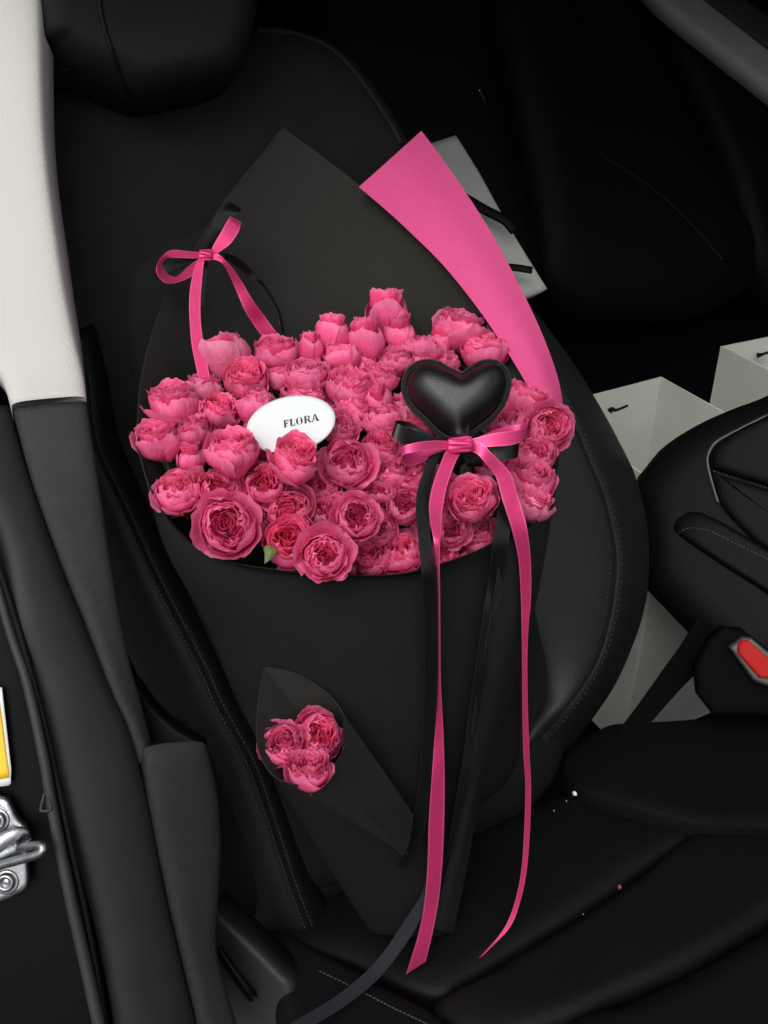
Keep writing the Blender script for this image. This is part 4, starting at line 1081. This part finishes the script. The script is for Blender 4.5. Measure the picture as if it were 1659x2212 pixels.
strip('tail', rp([hzp(620, 1190, 760, 1150, .872), hzp(520, 1240, 650, 1200, .868), (925, 990, 948, 985, .866), (904, 1050, 932, 1050, .860), (898, 1094, 926, 1094, .850), (903, 1160, 930, 1160, .838), (911, 1240, 941, 1230, .836), (912, 1289, 946, 1289, .848), (914.5, 1337, 947, 1337, .858), (915, 1420, 947, 1420, .873), (914.5, 1500, 944.5, 1500, .889), (911, 1600, 938, 1600, .905), (906, 1680, 929, 1680, .918), (892, 1765, 922, 1765, .935), (872, 1835, 906, 1828, .950), (852, 1876, 884, 1872, .958)]), 100, SBK, bb)
strip('tail', rp([(1060, 1030, 1080, 1020, .874), (1072, 1070, 1098, 1075, .862), (1073.7, 1110, 1103.4, 1120, .852), (1064, 1176, 1098, 1176, .850), (1054, 1259, 1087, 1259, .868), (1044, 1320, 1070, 1320, .872), (1034, 1390, 1060, 1390, .880), (1022, 1472, 1050, 1472, .890), (1011, 1550, 1037, 1560, .905), (1000, 1640, 1022, 1655, .918), (979.5, 1755, 1000, 1750, .945), (962, 1858, 972, 1856, .967)]), 100, SBK, bb)
gr = strip('ribbon_tail', rp([(925, 1890, 936, 1885, .975), (907, 1938, 920, 1945, .982), (881, 1978, 903, 1995, .980), (833, 2050, 860, 2062, .968), (788, 2101, 810, 2121, .958), (729, 2149, 748, 2171, .945), (676, 2182, 694, 2205, .932), (628, 2210, 646, 2234, .92), (560, 2248, 572, 2272, .91)]), 70, mat('black_satin_sheen', (.018, .019, .025), .42, spec=.35), None, .0008)  # black ribbon; its sky sheen is put into the grey-blue colour
prop(gr, 'black ribbon end with painted grey sheen curving across the seat cushion at the bottom', 'ribbon')
# bow on the left paper edge
LB = thing('ribbon_bow', 'small pink satin bow pinned on the left edge of the black paper', 'ribbon', BQ(444, 550, .985))
d0 = .990
knot('knot', BQ(445, 551, d0 - .012), .0075, .0055, .005, SPK, LB, -.1)
strip('loop', rp([(445, 545, 445, 558, d0 - .012), (432, 545, 430, 558, d0 - .012), (410, 543, 412, 558, d0 - .016), (372, 540, 368, 557, d0 - .022), (352, 552, 356, 561, d0 - .026, d0 - .020), (338, 578, 350, 573, d0 - .03, d0 - .02), (343, 599, 357, 588, d0 - .03, d0 - .018), (360, 612, 376, 598, d0 - .028, d0 - .014), (388, 609, 390, 592, d0 - .02, d0 - .008), (420, 593, 408, 574, d0 - .012, d0 - .006), (441, 570, 432, 558, d0 - .011, d0 - .008)]), 70, SPK, LB)
strip('loop', rp([(455, 546, 466, 552, d0 - .012), (461, 530, 474, 544, d0 - .014), (477, 502, 497, 527, d0 - .018), (488, 482, 513, 505, d0 - .018), (496, 469, 519, 490, d0 - .016), (501, 467, 520, 480, d0 - .008), (493, 478, 510, 488, d0), (470, 518, 486, 524, d0 - .002), (456, 543, 466, 546, d0 - .008)]), 60, SPK, LB)
strip('tail', rp([(432, 556, 446, 556, d0 - .012), (423.6, 571, 441, 564, d0 - .014), (413, 608, 436, 608, d0 - .018), (408.5, 652, 433, 652, d0 - .018), (410, 698, 434, 698, d0 - .02), (414, 745, 440, 745, d0 - .022), (422, 786, 447, 783, d0 - .024), (431, 828, 457, 830, d0 - .026)]), 60, SPK, LB)
strip('tail', rp([(452, 560, 462, 546, d0 - .012), (468, 562, 477, 552, d0 - .014), (480, 569, 487, 563, d0 - .016, d0 - .020), (494, 590, 504, 582, d0 - .014, d0 - .022), (510, 627, 524, 611, d0 - .010, d0 - .016), (529, 671, 547.5, 650, d0 - .006, d0 - .010), (547.5, 701, 573, 685, d0 + .002), (570, 732, 600, 722, d0 + .008)]), 60, SPK, LB)
LK = thing('ribbon_bow', 'small black satin bow under the pink one on the left paper edge', 'ribbon', BQ(455, 530, .99))
strip('loop', rp([(430, 545, 456, 538, d0 - .006), (446, 511, 469, 511, d0 - .010), (462, 474, 492, 486, d0 - .014), (470, 460, 504, 468, d0 - .014), (488, 441, 519, 458, d0 - .010, d0 - .014), (497, 437, 521, 450, d0 - .002, d0 - .004), (486, 452, 512, 466, d0 + .006), (455, 505, 475, 515, d0 + .004)]), 50, SBK, LK)
strip('loop', rp([(436, 548, 438, 560, d0 - .006), (400, 556, 402, 570, d0 - .008), (352, 574, 356, 592, d0 - .010), (336, 590, 346, 602, d0 - .006), (346, 596, 352, 604, d0), (420, 566, 420, 580, d0)]), 40, SBK, LK)
strip('tail', rp([(458, 545, 462, 556, d0 - .004), (490, 547, 487, 560, d0 + .004), (520, 560, 510, 576, d0 + .014), (550, 588, 538, 598, d0 + .024), (572, 616, 565, 617, d0 + .03, d0 + .024), (590, 643, 585, 646, d0 + .034, d0 + .026), (606, 676, 600, 678, d0 + .036, d0 + .026), (615, 720, 609, 722, d0 + .036, d0 + .026)]), 60, SBK, LK)
strip('tail', rp([(434, 552, 450, 552, d0 - .004), (430, 600, 446, 600, d0 - .008), (432, 660, 440, 660, d0 - .006)]), 30, SBK, LK)
